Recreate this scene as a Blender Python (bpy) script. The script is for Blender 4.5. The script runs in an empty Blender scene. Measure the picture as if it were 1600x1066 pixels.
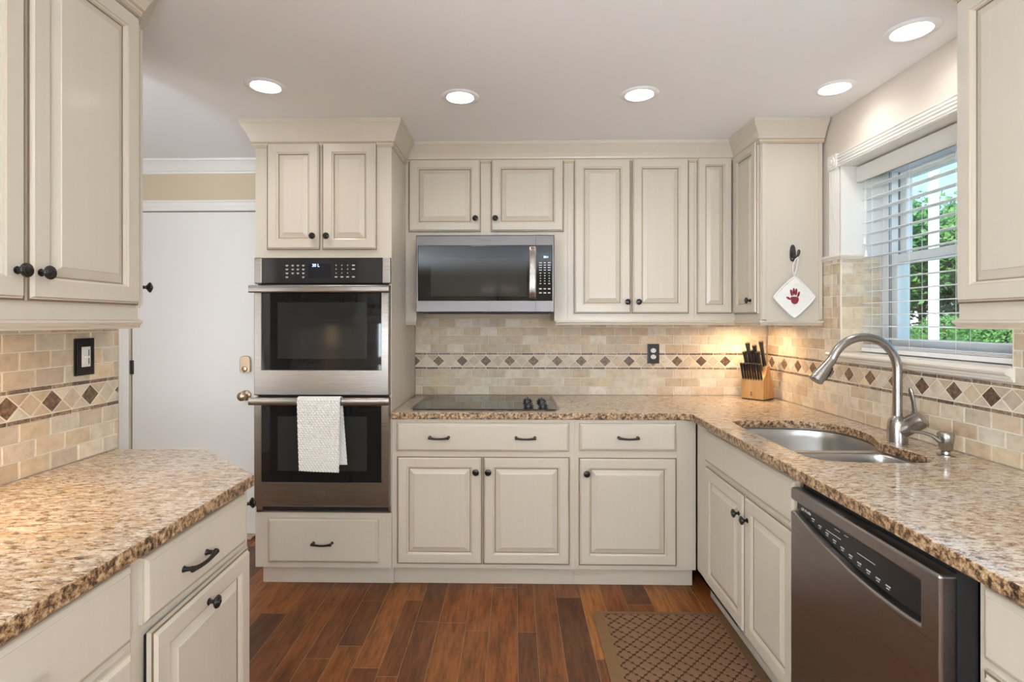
import bpy, bmesh, math, random
from mathutils import Vector, Matrix
PI = math.pi
R = math.radians
scene = bpy.context.scene
COL = scene.collection

# ------------------------------------------------------------------ camera
cd = bpy.data.cameras.new('camera')
cam = bpy.data.objects.new('camera', cd); COL.objects.link(cam)
cam.location = (0, 0, 1.384)
cam.rotation_euler = (R(90), 0, math.atan(.01844))
cd.sensor_width = 36.0
cd.lens = 830 / 1600 * 36.0
cd.shift_x = (800 - 787.7) / 1600
cd.shift_y = (502 - 533) / 1600
cd.clip_start = .02
scene.camera = cam
# ------------------------------------------------------------------ colour management
scene.view_settings.view_transform = 'Standard'
scene.view_settings.look = 'None'
scene.view_settings.gamma = 1
scene.view_settings.use_curve_mapping = False
scene.view_settings.exposure = 0.20
# ------------------------------------------------------------------ world: soft daylight sky
w = bpy.data.worlds.new('sky'); scene.world = w; w.use_nodes = True
nt = w.node_tree; bg = nt.nodes['Background']
sky = nt.nodes.new('ShaderNodeTexSky'); sky.sky_type = 'HOSEK_WILKIE'; sky.turbidity = 4
sky.sun_direction = Vector((-.5, .35, .8)).normalized()
nt.links.new(sky.outputs[0], bg.inputs[0]); bg.inputs[1].default_value = 9.0
sun = bpy.data.lights.new('sun', 'SUN'); sun.energy = 6.0; sun.angle = R(2); sun.color = (1, .96, .88)
so = bpy.data.objects.new('sun', sun); COL.objects.link(so)
so.rotation_euler = Vector((.55, .45, -.75)).to_track_quat('-Z', 'Y').to_euler()

def area(name, loc, direction, sx, sy, power, color, shape='RECTANGLE', spread=180):
    l = bpy.data.lights.new(name, 'AREA'); l.shape = shape; l.size = sx; l.size_y = sy
    l.energy = power; l.color = color; l.spread = R(spread)
    o = bpy.data.objects.new(name, l); COL.objects.link(o); o.location = loc
    o.rotation_euler = Vector(direction).to_track_quat('-Z', 'Y').to_euler()
    return o
CEIL = 2.42
WARM = (1, .965, .93)
LAMPS = [(-1.092, 2.317), (-.248, 2.446), (.572, 2.433), (1.422, 2.382), (1.414, 1.916),
         (-1.09, .75), (.57, .75), (1.30, .55), (-.25, -.6), (-1.6, -1.2), (.9, -1.2), (-2.10, 1.95), (-2.10, .6)]  # all on this line are added lamps out of view, for fill
LAMP_POWER = 1.5
# soft fill lights added out of view, at the dining end and in the entry
area('dining_fill', (-2.58, -2.3, 1.40), (1, .3, 1.5), 3.2, 1.8, 540, (.76, .89, 1))
area('dining_fill', (1.55, -2.5, 1.40), (-1, .4, 1.5), 3.0, 1.8, 250, (.76, .89, 1))
area('entry_fill', (-2.58, .9, 1.40), (1, .3, .2), 1.0, 1.3, 13, (.90, .95, 1))  # added out of view to brighten the white door

# ================================================================== materials
def mat(name, base=(.8, .8, .8), rough=.5, metal=0, coat=0, spec=None, trans=0, emit=None, es=0):
    m = bpy.data.materials.new(name); m.use_nodes = True
    b = m.node_tree.nodes['Principled BSDF']
    b.inputs['Base Color'].default_value = (*base, 1); b.inputs['Roughness'].default_value = rough
    b.inputs['Metallic'].default_value = metal
    if coat: b.inputs['Coat Weight'].default_value = coat; b.inputs['Coat Roughness'].default_value = .15
    if spec is not None: b.inputs['Specular IOR Level'].default_value = spec
    if trans: b.inputs['Transmission Weight'].default_value = trans
    if emit: b.inputs['Emission Color'].default_value = (*emit, 1); b.inputs['Emission Strength'].default_value = es
    return m
def N(m, t, **k):
    n = m.node_tree.nodes.new(t)
    for a, v in k.items(): setattr(n, a, v)
    return n
def L(m, a, b): m.node_tree.links.new(a, b)
def B(m): return m.node_tree.nodes['Principled BSDF']
def coords(m, scale=(1, 1, 1), rot=(0, 0, 0), kind='Object'):
    t = N(m, 'ShaderNodeTexCoord'); p = N(m, 'ShaderNodeMapping')
    p.inputs['Scale'].default_value = scale; p.inputs['Rotation'].default_value = rot
    L(m, t.outputs[kind], p.inputs[0]); return p.outputs[0]
def noise(m, vec, scale=5, detail=4, rough=.5):
    n = N(m, 'ShaderNodeTexNoise'); n.inputs['Scale'].default_value = scale
    n.inputs['Detail'].default_value = detail; n.inputs['Roughness'].default_value = rough
    L(m, vec, n.inputs['Vector']); return n.outputs['Fac']
def ramp(m, fac, stops, interp='LINEAR'):
    r = N(m, 'ShaderNodeValToRGB'); e = r.color_ramp.elements; r.color_ramp.interpolation = interp
    while len(e) < len(stops): e.new(.5)
    for q, (p, c) in zip(e, stops): q.position = p; q.color = (*c, 1) if len(c) == 3 else c
    L(m, fac, r.inputs[0]); return r.outputs[0]
def mixc(m, fac, a, b, mode='MIX'):
    x = N(m, 'ShaderNodeMix', data_type='RGBA', blend_type=mode)
    for s, v in ((0, fac), (6, a), (7, b)):
        if hasattr(v, 'is_output'): L(m, v, x.inputs[s])
        else: x.inputs[s].default_value = v if s == 0 else (*v, 1)
    return x.outputs[2]
def bump(m, h, strength=.2, dist=.002):
    b = N(m, 'ShaderNodeBump'); b.inputs['Strength'].default_value = strength; b.inputs['Distance'].default_value = dist
    L(m, h, b.inputs['Height']); L(m, b.outputs[0], B(m).inputs['Normal'])

M = {}
m = M['paint'] = mat('cream_paint', (.74, .66, .545), .38, coat=.25)
f = noise(m, coords(m, (40, 40, 2)), 1, 5, .6)
c = ramp(m, f, [(.3, (.60, .535, .44)), (.55, (.612, .548, .455)), (.8, (.622, .56, .468))])
L(m, c, B(m).inputs['Base Color']); bump(m, f, .05, .001)
M['glaze'] = mat('brown_glaze', (.20, .135, .08), .5)
M['glaze_light'] = mat('thin_glaze', (.52, .42, .30), .45)
m = M['wall'] = mat('warm_wall_paint', (.66, .58, .505), .75)
bump(m, noise(m, coords(m, (1, 1, 1)), 180, 3), .08, .001)
m = M['beige'] = mat('beige_wall_paint', (.58, .475, .34), .8)
bump(m, noise(m, coords(m, (1, 1, 1)), 180, 3), .08, .001)
m = M['ceiling'] = mat('ceiling_paint', (.93, .93, .93), .85)
bump(m, noise(m, coords(m, (1, 1, 1)), 90, 3), .05, .001)
M['trim'] = mat('white_trim_paint', (.78, .75, .70), .4, coat=.2)
M['doorpaint'] = mat('door_paint', (.76, .73, .69), .42, coat=.15)
M['dark'] = mat('gap_shade', (.01, .01, .01), .8)  # near-black colour for the shade behind the ajar door
# granite
m = M['granite'] = mat('granite', (.6, .5, .38), .12, spec=.6)
v = coords(m, (1, 1, 1))
big = noise(m, v, 2.6, 4, .6)
c1 = ramp(m, big, [(.38, (.53, .47, .41)), (.47, (.50, .395, .29)), (.54, (.48, .33, .18)), (.62, (.41, .33, .26))])
mid = noise(m, coords(m, (22, 60, 60), (0, R(8), R(-20))), 1, 4, .6)
c1 = mixc(m, ramp(m, mid, [(.42, (0, 0, 0)), (.62, (1, 1, 1))]), c1, (.60, .52, .42))
fl = noise(m, coords(m, (36, 84, 84), (0, R(8), R(-20))), 1, 7, .78)
c2 = mixc(m, ramp(m, fl, [(.49, (0, 0, 0)), (.55, (1, 1, 1))]), c1, (.34, .215, .13))
c3 = mixc(m, ramp(m, fl, [(.565, (0, 0, 0)), (.61, (1, 1, 1))]), c2, (.06, .04, .03))
fl2 = noise(m, coords(m, (50, 115, 115), (0, R(-8), R(-26))), 1, 6, .75)
c4 = mixc(m, ramp(m, fl2, [(.56, (0, 0, 0)), (.62, (.8, .8, .8))]), c3, (.76, .70, .62))
fl3 = noise(m, coords(m, (55, 120, 120), (0, 0, R(-12))), 1, 6, .75)
c5 = mixc(m, ramp(m, fl3, [(.57, (0, 0, 0)), (.62, (.85, .85, .85))]), c4, (.20, .16, .14))
L(m, c5, B(m).inputs['Base Color']); bump(m, fl, .04, .0004)
# rough broken look of the stone edge
m = M['granite_edge'] = mat('granite_edge', (.4, .3, .2), .32, spec=.5)
v = coords(m, (65, 65, 65), (R(20), R(35), R(25)))
fl = noise(m, v, 1, 6, .75)
c1 = ramp(m, fl, [(.38, (.02, .013, .01)), (.45, (.13, .07, .035)), (.51, (.36, .21, .10)), (.57, (.52, .36, .20)), (.66, (.66, .54, .39))])
L(m, c1, B(m).inputs['Base Color']); bump(m, fl, .5, .004)
# stone tile, colour per tile from an attribute
m = M['tile'] = mat('travertine_tile', (.7, .6, .5), .5)
a = N(m, 'ShaderNodeAttribute', attribute_name='tilecol')
v = coords(m, (1, 1, 1))
n1 = noise(m, v, 28, 6, .65)
c = mixc(m, 1.0, a.outputs['Color'], ramp(m, n1, [(.3, (.80, .76, .70)), (.5, (.97, .96, .95)), (.7, (1.08, 1.08, 1.08))]), 'MULTIPLY')
n2 = noise(m, v, 120, 4, .7)
c = mixc(m, ramp(m, n2, [(.64, (0, 0, 0)), (.70, (.6, .6, .6))]), c, (.50, .38, .27))
L(m, c, B(m).inputs['Base Color']); bump(m, n2, .35, .0015)
m = M['dtile'] = mat('dark_stone_mosaic', (.2, .1, .05), .35)
a = N(m, 'ShaderNodeAttribute', attribute_name='tilecol')
n1 = noise(m, coords(m), 75, 6, .75)
c = mixc(m, 1.0, a.outputs['Color'], ramp(m, n1, [(.36, (.35, .3, .28)), (.5, (.95, .95, .95)), (.64, (1.9, 1.75, 1.6))]), 'MULTIPLY')
L(m, c, B(m).inputs['Base Color']); bump(m, n1, .3, .001)
M['grout'] = mat('grout', (.80, .73, .62), .9)
# metals
def steel(name, base, rough, sc, an=.75, axis='Z'):
    m = mat(name, base, rough, 1)
    B(m).inputs['Anisotropic'].default_value = an
    t = N(m, 'ShaderNodeTangent', direction_type='RADIAL', axis=axis); L(m, t.outputs[0], B(m).inputs['Tangent'])
    f = noise(m, coords(m, sc), 1, 3, .5)
    r = ramp(m, f, [(.3, (rough * .8,) * 3), (.7, (rough * 1.25,) * 3)]); L(m, r, B(m).inputs['Roughness'])
    bump(m, f, .06, .0004)
    return m
M['steel'] = steel('brushed_steel', (.33, .30, .272), .30, (3, 3, 900))
M['steel_grey'] = steel('microwave_steel', (.165, .152, .15), .34, (3, 3, 900), .4)
M['steel_dark'] = steel('dishwasher_steel', (.34, .32, .31), .34, (3, 3, 900))
M['nickel'] = mat('brushed_nickel', (.40, .38, .36), .27, 1)
M['sinksteel'] = mat('sink_steel', (.60, .60, .60), .30, 1)
bump(M['sinksteel'], noise(M['sinksteel'], coords(M['sinksteel'], (4, 4, 500)), 1, 3), .08, .0004)
M['bronze'] = mat('oil_rubbed_bronze', (.016, .013, .011), .26, .35, coat=.2)
M['pewter'] = mat('dark_pewter', (.10, .085, .075), .35, .9)
M['brass'] = mat('satin_brass', (.52, .40, .28), .3, 1)
M['blackglass'] = mat('black_glass', (.008, .008, .008), .04, spec=.32)
M['cookglass'] = mat('cooktop_glass', (.012, .012, .012), .05, spec=.8)
M['grayglass'] = mat('screened_glass', (.026, .027, .025), .07, spec=.32)
M['panelglass'] = mat('control_glass', (.028, .027, .028), .10, spec=.35)
M['lcd'] = mat('lcd_window', (.012, .014, .022), .15)
M['blue'] = mat('lit_digits', (.2, .3, .9), .4, emit=(.45, .6, 1), es=3)
M['mark'] = mat('printed_markings', (.62, .62, .62), .5)
M['markdark'] = mat('dark_print', (.10, .09, .09), .5)
M['black'] = mat('black_plastic', (.015, .015, .016), .3)
M['blackmat'] = mat('black_matte', (.012, .012, .013), .6)
M['white'] = mat('white_plastic', (.82, .80, .76), .35)
M['blind'] = mat('blind_slat', (.86, .85, .84), .45)
M['vinyl'] = mat('window_vinyl', (.80, .81, .80), .4)
M['grey'] = mat('grey_seal', (.20, .21, .22), .5)
M['marble'] = mat('sill_marble', (.80, .74, .65), .25)
m = M['glass'] = bpy.data.materials.new('window_glass'); m.use_nodes = True
for n in list(m.node_tree.nodes): m.node_tree.nodes.remove(n)
g = N(m, 'ShaderNodeBsdfGlossy'); g.inputs[1].default_value = .02
t = N(m, 'ShaderNodeBsdfTransparent'); t.inputs[0].default_value = (.95, .98, .97, 1)
x = N(m, 'ShaderNodeMixShader'); x.inputs[0].default_value = .06; o = N(m, 'ShaderNodeOutputMaterial')
L(m, t.outputs[0], x.inputs[1]); L(m, g.outputs[0], x.inputs[2]); L(m, x.outputs[0], o.inputs[0])
m = M['wood'] = mat('floor_wood', (.2, .09, .04), .36, spec=.32)
a = N(m, 'ShaderNodeAttribute', attribute_name='tilecol')
gr = noise(m, coords(m, (70, 6, 1)), 1, 9, .72)
gr2 = noise(m, coords(m, (16, 3.2, 1), (0, 0, .06)), 1, 6, .7)
c = mixc(m, 1.0, a.outputs['Color'], ramp(m, gr, [(.32, (.42, .38, .34)), (.5, (1, 1, 1)), (.70, (1.4, 1.35, 1.3))]), 'MULTIPLY')
c = mixc(m, 1.0, c, ramp(m, gr2, [(.34, (.55, .50, .46)), (.5, (1, 1, 1)), (.66, (1.25, 1.25, 1.2))]), 'MULTIPLY')
L(m, c, B(m).inputs['Base Color']); bump(m, gr, .12, .0008)
M['woodgap'] = mat('floor_joint', (.30, .17, .09), .5)
m = M['blockwood'] = mat('knife_block_wood', (.55, .30, .11), .4)
f = noise(m, coords(m, (30, 30, 3)), 1, 5)
L(m, ramp(m, f, [(.3, (.50, .26, .09)), (.7, (.66, .39, .16))]), B(m).inputs['Base Color'])
M['mat'] = mat('mat_rubber', (.20, .11, .06), .6, spec=.2)
M['matgroove'] = mat('mat_groove', (.075, .038, .02), .9, spec=.05)
M['matedge'] = mat('mat_border', (.19, .105, .045), .5, spec=.3)
m = M['towel'] = mat('waffle_cotton', (.80, .78, .73), .95)
bump(m, noise(m, coords(m), 700, 3), .4, .001)
m = M['quilt'] = mat('quilted_cotton', (.84, .82, .77), .95)
bump(m, noise(m, coords(m), 500, 3), .3, .001)
M['red'] = mat('handprint_paint', (.24, .025, .035), .8)
m = M['leaf'] = mat('leaf_green', (.10, .28, .06), .6)
f = noise(m, coords(m), 6, 4)
L(m, ramp(m, f, [(.3, (.025, .095, .018)), (.5, (.085, .26, .045)), (.7, (.22, .42, .10))]), B(m).inputs['Base Color'])
M['bark'] = mat('bark', (.09, .06, .04), .9)
m = M['grass'] = mat('grass', (.16, .42, .08), .9)
f = noise(m, coords(m), 30, 6); L(m, ramp(m, f, [(.3, (.05, .17, .03)), (.7, (.13, .30, .07))]), B(m).inputs['Base Color'])
M['concrete'] = mat('concrete', (.55, .53, .50), .9)
M['lens'] = mat('lamp_lens', (1, 1, 1), .5, emit=(1, .97, .93), es=14)
M['bulb'] = mat('lit_bulb', (1, 1, 1), .5, emit=(1, .8, .55), es=20)
M['crystal'] = mat('crystal', (.9, .9, .9), .02, trans=1)

# ================================================================== mesh helpers
class MB:
    def __init__(s): s.v = []; s.f = []; s.m = []; s.s = []; s.c = []; s.usec = False
    def face(s, ids, mi=0, smooth=False, col=None):
        s.f.append(ids); s.m.append(mi); s.s.append(smooth); s.c.append(col or (1, 1, 1))
        if col: s.usec = True
    def vs(s, pts):
        n = len(s.v); s.v += [tuple(p) for p in pts]; return list(range(n, n + len(pts)))
    def box(s, x0, x1, y0, y1, z0, z1, mi=0, col=None):
        if x0 > x1: x0, x1 = x1, x0
        if y0 > y1: y0, y1 = y1, y0
        if z0 > z1: z0, z1 = z1, z0
        a = s.vs([(x0, y0, z0), (x1, y0, z0), (x1, y1, z0), (x0, y1, z0), (x0, y0, z1), (x1, y0, z1), (x1, y1, z1), (x0, y1, z1)])
        for q in ((0, 3, 2, 1), (4, 5, 6, 7), (0, 1, 5, 4), (1, 2, 6, 5), (2, 3, 7, 6), (3, 0, 4, 7)): s.face([a[i] for i in q], mi, False, col)
        return s
    def prism(s, poly, z0, z1, mi=0, side=None, xf=None):
        n = len(poly); f = xf or (lambda p: p)
        a = s.vs([f((p[0], p[1], z0)) for p in poly]); b = s.vs([f((p[0], p[1], z1)) for p in poly])
        s.face(a[::-1], mi); s.face(b, mi)
        for i in range(n): s.face([a[i], a[(i + 1) % n], b[(i + 1) % n], b[i]], mi if side is None else side)
        return s
    def rings(s, rs, mats=None, cap0=False, cap1=False, smooth=False, closed=True, capm=0):
        ids = [s.vs(r) for r in rs]; n = len(rs[0])
        for k in range(len(ids) - 1):
            mi = mats[k] if mats else 0
            for i in range(n if closed else n - 1):
                j = (i + 1) % n; s.face([ids[k][i], ids[k][j], ids[k + 1][j], ids[k + 1][i]], mi, smooth)
        if cap0: s.face(ids[0][::-1], capm)
        if cap1: s.face(ids[-1], capm)
        return s
    def lathe(s, prof, xf=None, n=24, mi=0, smooth=True):
        f = xf or (lambda p: p)
        rs = [[f((r * math.cos(2 * PI * i / n), r * math.sin(2 * PI * i / n), h)) for i in range(n)] for r, h in prof]
        s.rings(rs, [mi] * len(rs), True, True, smooth, capm=mi); return s
    def sweep(s, pts, rad, n=12, mi=0, flat=1.0, smooth=True, up=(0, 0, 1), sect=None):
        pts = [Vector(p) for p in pts]
        if not isinstance(rad, (list, tuple)): rad = [rad] * len(pts)
        rs = []; u = None
        for i, p in enumerate(pts):
            t = (pts[min(i + 1, len(pts) - 1)] - pts[max(i - 1, 0)]).normalized()
            if u is None:
                q = Vector(up)
                if abs(q.dot(t)) > .95: q = Vector((1, 0, 0))
                u = (q - t * q.dot(t)).normalized()
            else: u = (u - t * u.dot(t)).normalized()
            w_ = t.cross(u)
            if sect: rs.append([p + (u * a + w_ * b) * rad[i] for a, b in sect])
            else: rs.append([p + u * math.cos(2 * PI * k / n) * rad[i] * flat + w_ * math.sin(2 * PI * k / n) * rad[i] for k in range(n)])
        s.rings(rs, [mi] * len(rs), True, True, smooth, capm=mi); return s
    def build(s, name, mats, parent=None, loc=(0, 0, 0), rot=(0, 0, 0), bev=0, seg=2, recalc=True, sub=0):
        me = bpy.data.meshes.new(name); me.from_pydata(s.v, [], s.f)
        for k in (mats if isinstance(mats, (list, tuple)) else [mats]): me.materials.append(M[k] if isinstance(k, str) else k)
        for p, mi, sm in zip(me.polygons, s.m, s.s): p.material_index = mi; p.use_smooth = sm
        if s.usec:
            at = me.color_attributes.new('tilecol', 'FLOAT_COLOR', 'CORNER')
            for p, c in zip(me.polygons, s.c):
                for li in p.loop_indices: at.data[li].color = (*c, 1)
        if recalc:
            b = bmesh.new(); b.from_mesh(me); bmesh.ops.recalc_face_normals(b, faces=b.faces); b.to_mesh(me); b.free()
        sharp(me)
        return link(name, me, parent, loc, rot, bev, seg, sub)
def sharp(me):
    if any(p.use_smooth for p in me.polygons): me.set_sharp_from_angle(angle=R(38))
def link(name, me, parent=None, loc=(0, 0, 0), rot=(0, 0, 0), bev=0, seg=2, sub=0):
    o = bpy.data.objects.new(name, me); COL.objects.link(o); o.location = loc; o.rotation_euler = rot
    if parent: o.parent = parent
    if bev:
        d = o.modifiers.new('bevel', 'BEVEL'); d.width = bev; d.segments = seg; d.limit_method = 'ANGLE'; d.angle_limit = R(40)
    if sub:
        d = o.modifiers.new('sub', 'SUBSURF'); d.levels = sub; d.render_levels = sub
    return o
def thing(name, label, cat, loc=(0, 0, 0), rotz=0, group=None):
    o = bpy.data.objects.new(name, None); COL.objects.link(o); o.location = loc; o.rotation_euler = (0, 0, rotz)
    o.empty_display_size = .05
    return tag(o, label, cat, group)
def tag(o, label, cat, group=None):
    o['label'] = label; o['category'] = cat
    if group: o['group'] = group
    return o
def struct(o, label=None):
    o['kind'] = 'structure'
    if label: o['label'] = label
    return o
def copytree(root, loc, rotz, label=None):
    r = root.copy(); COL.objects.link(r); r.location = loc; r.rotation_euler = (0, 0, rotz)
    if label: r['label'] = label
    for ch in list(root.children):
        c = ch.copy(); COL.objects.link(c); c.parent = r
        for g_ in list(ch.children):
            d = g_.copy(); COL.objects.link(d); d.parent = c
    return r
def curve_prism(name, splines, z0, z1, mats, parent=None, bev=0):
    """flat outline(s) with holes, filled and extruded"""
    cu = bpy.data.curves.new('c', 'CURVE'); cu.dimensions = '2D'; cu.fill_mode = 'BOTH'
    cu.extrude = (z1 - z0) / 2 - bev; cu.bevel_depth = bev; cu.bevel_resolution = 2; cu.offset = -bev
    for pts in splines:
        sp = cu.splines.new('POLY'); sp.points.add(len(pts) - 1); sp.use_cyclic_u = True
        for p, q in zip(sp.points, pts): p.co = (q[0], q[1], 0, 1)
    t = bpy.data.objects.new('t', cu); COL.objects.link(t)
    dg = bpy.context.evaluated_depsgraph_get()
    me = bpy.data.meshes.new_from_object(t.evaluated_get(dg)); bpy.data.objects.remove(t); bpy.data.curves.remove(cu)
    for v in me.vertices: v.co.z += (z0 + z1) / 2
    me.materials.clear()
    for k in mats: me.materials.append(M[k])
    for p in me.polygons: p.material_index = (0 if abs(p.normal.z) > .9 or len(mats) < 2 else 1); p.use_smooth = False
    me.name = name
    return link(name, me, parent)
def text(s, size, mt, parent, loc, rot, name='lettering', depth=.0004, shear=0):
    cu = bpy.data.curves.new('t', 'FONT'); cu.body = s; cu.size = size; cu.align_x = 'CENTER'; cu.align_y = 'CENTER'; cu.extrude = depth; cu.shear = shear
    t = bpy.data.objects.new('t', cu); COL.objects.link(t)
    dg = bpy.context.evaluated_depsgraph_get()
    me = bpy.data.meshes.new_from_object(t.evaluated_get(dg)); bpy.data.objects.remove(t); bpy.data.curves.remove(cu)
    me.materials.clear(); me.materials.append(M[mt])
    return link(name, me, parent, loc, rot)
def smooth_loop(pts, it=2):
    for _ in range(it):
        q = []
        for i in range(len(pts)):
            a, b = Vector(pts[i]), Vector(pts[(i + 1) % len(pts)])
            q += [tuple(a * .75 + b * .25), tuple(a * .25 + b * .75)]
        pts = q
    return pts
def profile_run(path, prof, name, mats, parent=None, side=1, bev=0, mi=None, closed=False):
    """extrude a (out, z) profile along a plan path with mitred corners; out points to the given side"""
    P = [Vector((p[0], p[1])) for p in path]; rs = []
    n = len(P)
    for i, p in enumerate(P):
        d0 = (p - P[i - 1]).normalized() if i > 0 else None
        d1 = (P[i + 1] - p).normalized() if i < n - 1 else None
        n0 = Vector((d0.y, -d0.x)) * side if d0 else None; n1 = Vector((d1.y, -d1.x)) * side if d1 else None
        if n0 is None: k = n1
        elif n1 is None: k = n0
        else: k = (n0 + n1).normalized(); k = k / max(.3, k.dot(n0))
        rs.append([(p.x + k.x * o, p.y + k.y * o, z) for o, z in prof])
    b = MB(); b.rings(rs, [0] * n, True, True)
    if mi:
        m_ = len(prof)
        for j in range(len(b.f)):
            if len(b.f[j]) == 4 and j < (n - 1) * m_ and (j % m_) in mi: b.m[j] = 1
    return b.build(name, mats, parent, bev=bev)

# ================================================================== cabinet parts
def rect(w_, h_, i, y): return [(i, y, i), (w_ - i, y, i), (w_ - i, y, h_ - i), (i, y, h_ - i)]
DOOR_R = [(0, 0, 0), (0, -.011, 0), (.005, -.0125, 1), (.0075, -.0125, 0), (.011, -.020, 0), (.051, -.020, 0), (.053, -.0175, 2),
          (.0580, -.0155, 0), (.060, -.0085, 0), (.0622, -.0070, 1), (.0650, -.0078, 2), (.086, -.0165, 0), (.088, -.0185, 0)]
SLAB_R = [(0, 0, 0), (0, -.011, 0), (.003, -.013, 2), (.011, -.0195, 0), (.0125, -.0195, 2), (.014, -.0200, 0)]
def panel(parent, name, x0, x1, z0, z1, kind='door', k=1.0):
    rr = DOOR_R if kind == 'door' else SLAB_R; w_, h_ = x1 - x0, z1 - z0
    b = MB(); b.rings([rect(w_, h_, i * k, y) for i, y, _ in rr], [q[2] for q in rr[1:]], True, True)
    return b.build(name, ['paint', 'glaze', 'glaze_light'], parent, (x0, 0, z0))
_knob = {}
def knob(parent, x, z, y=-.020):
    if 'k' not in _knob:
        b = MB(); pr = [(.0085, 0), (.0095, .002), (.006, .004), (.0048, .010), (.006, .014), (.0125, .018), (.0165, .0215), (.017, .024),
                        (.0155, .0265), (.012, .0275), (.0115, .0285), (.007, .030), (.0065, .031), (.001, .0315)]
        b.lathe(pr, lambda p: (p[0], -p[2], p[1]), 20); o = b.build('knob', 'bronze', parent, (x, y, z)); _knob['k'] = o.data; return o
    return link('knob', _knob['k'], parent, (x, y, z))
def pull(parent, x, z, y=-.020):
    if 'p' not in _knob:
        b = MB(); pts = []; rad = []
        for i in range(17):
            t = i / 16; u = abs(t - .5) * 2
            pts.append((-.052 + .104 * t, -.028 + .004 * u ** 2, -.005 * (1 - u ** 2) + .003)); rad.append(.0052 + .0030 * u ** 3)
        b.sweep(pts, rad, 10, flat=1.0)
        for s_ in (-1, 1):
            b.sweep([(s_ * .048, 0, .001), (s_ * .048, -.006, .001), (s_ * .047, -.018, .002), (s_ * .046, -.029, .002)], [.0085, .0062, .0055, .006], 10)
        o = b.build('handle', 'bronze', parent, (x, y, z)); _knob['p'] = o.data; return o
    return link('handle', _knob['p'], parent, (x, y, z))
CROWN = [(0, 0), (.008, 0), (.012, .010), (.012, .016), (.018, .022), (.020, .030), (.030, .050), (.046, .074), (.056, .088), (.060, .092), (.060, .110), (0, .110)]
def crown(path, name, z0=2.31, parent=None, sc=1.0, side=1):
    prof = [(o * sc, z0 + z * (CEIL - .001 - z0) / .110) for o, z in CROWN]
    return profile_run(path, prof, name, ['paint', 'glaze_light'], parent, side, mi=(1, 3))
RAIL = [(-.02, 0), (.004, 0), (.006, .004), (.006, .010), (.012, .018), (.012, .024), (.004, .026), (.004, .030), (-.02, .030)]
def rail(path, name, z0, parent=None, side=1):
    return profile_run(path, [(o, z0 + z) for o, z in RAIL], name, ['paint', 'glaze_light'], parent, side, mi=(2, 5))

# ================================================================== room shell
b = MB(); rnd = random.Random(5)
x = -2.62; k = 0
cols = [(.205, .066, .017), (.25, .086, .020), (.130, .042, .014), (.29, .108, .026), (.115, .040, .014), (.22, .076, .019), (.165, .056, .017)]
while x < 1.60:
    wd = rnd.choice((.083, .108, .108, .127)); x2 = min(x + wd, 1.62); y = -6 - rnd.random() * .8
    while y < 3.60:
        ln = rnd.uniform(.32, 1.05); y2 = min(y + ln, 3.60); e = .0013; c = rnd.choice(cols); q = rnd.uniform(.85, 1.15); c = tuple(a_ * q for a_ in c)
        g_ = b.vs([(x + e, y + e, 0), (x2 - e, y + e, 0), (x2 - e, y2 - e, 0), (x + e, y2 - e, 0)])
        b.face(g_, 0, False, c)
        o_ = b.vs([(x, y, -.0016), (x2, y, -.0016), (x2, y2, -.0016), (x, y2, -.0016)])
        for i in range(4): b.face([o_[i], o_[(i + 1) % 4], g_[(i + 1) % 4], g_[i]], 1, False, c)
        y = y2
    x = x2
b.box(-2.75, 1.9, -6.1, 3.65, -.08, -.002, 1)
struct(b.build('floor', ['wood', 'woodgap'], recalc=False))
struct(MB().box(-2.75, 1.9, -6.1, 3.7, CEIL, CEIL + .1).build('ceiling', 'ceiling'))
# back wall with doorway at the left
b = MB(); Y0 = 3.395
b.box(-1.66, 1.9, Y0, 3.6, 0, CEIL); b.box(-2.75, -2.48, Y0, 3.6, 0, CEIL); b.box(-2.48, -1.66, Y0, 3.6, 2.095, CEIL)
wall_back = struct(b.build('wall_back', 'beige'))
wall_left = struct(MB().box(-2.75, -2.62, -6.1, 3.6, 0, CEIL).build('wall_left', 'wall'))
wall_part = struct(MB().box(-1.60, -1.470, -.35, 1.945, 0, CEIL).build('wall_partition', 'wall'))
struct(MB().box(-2.75, 1.9, -6.1, -5.98, 0, CEIL).build('wall_rear', 'beige'))
WX = 1.61; WY0, WY1, WZ0, WZ1 = 1.733, 2.634, 1.205, 2.146
b = MB(); b.box(WX, 1.84, -6.1, WY0, 0, CEIL); b.box(WX, 1.84, WY1, 3.6, 0, CEIL); b.box(WX, 1.84, WY0, WY1, 0, WZ0); b.box(WX, 1.84, WY0, WY1, WZ1, CEIL)
wall_right = struct(b.build('wall_right', 'wall'))

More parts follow.
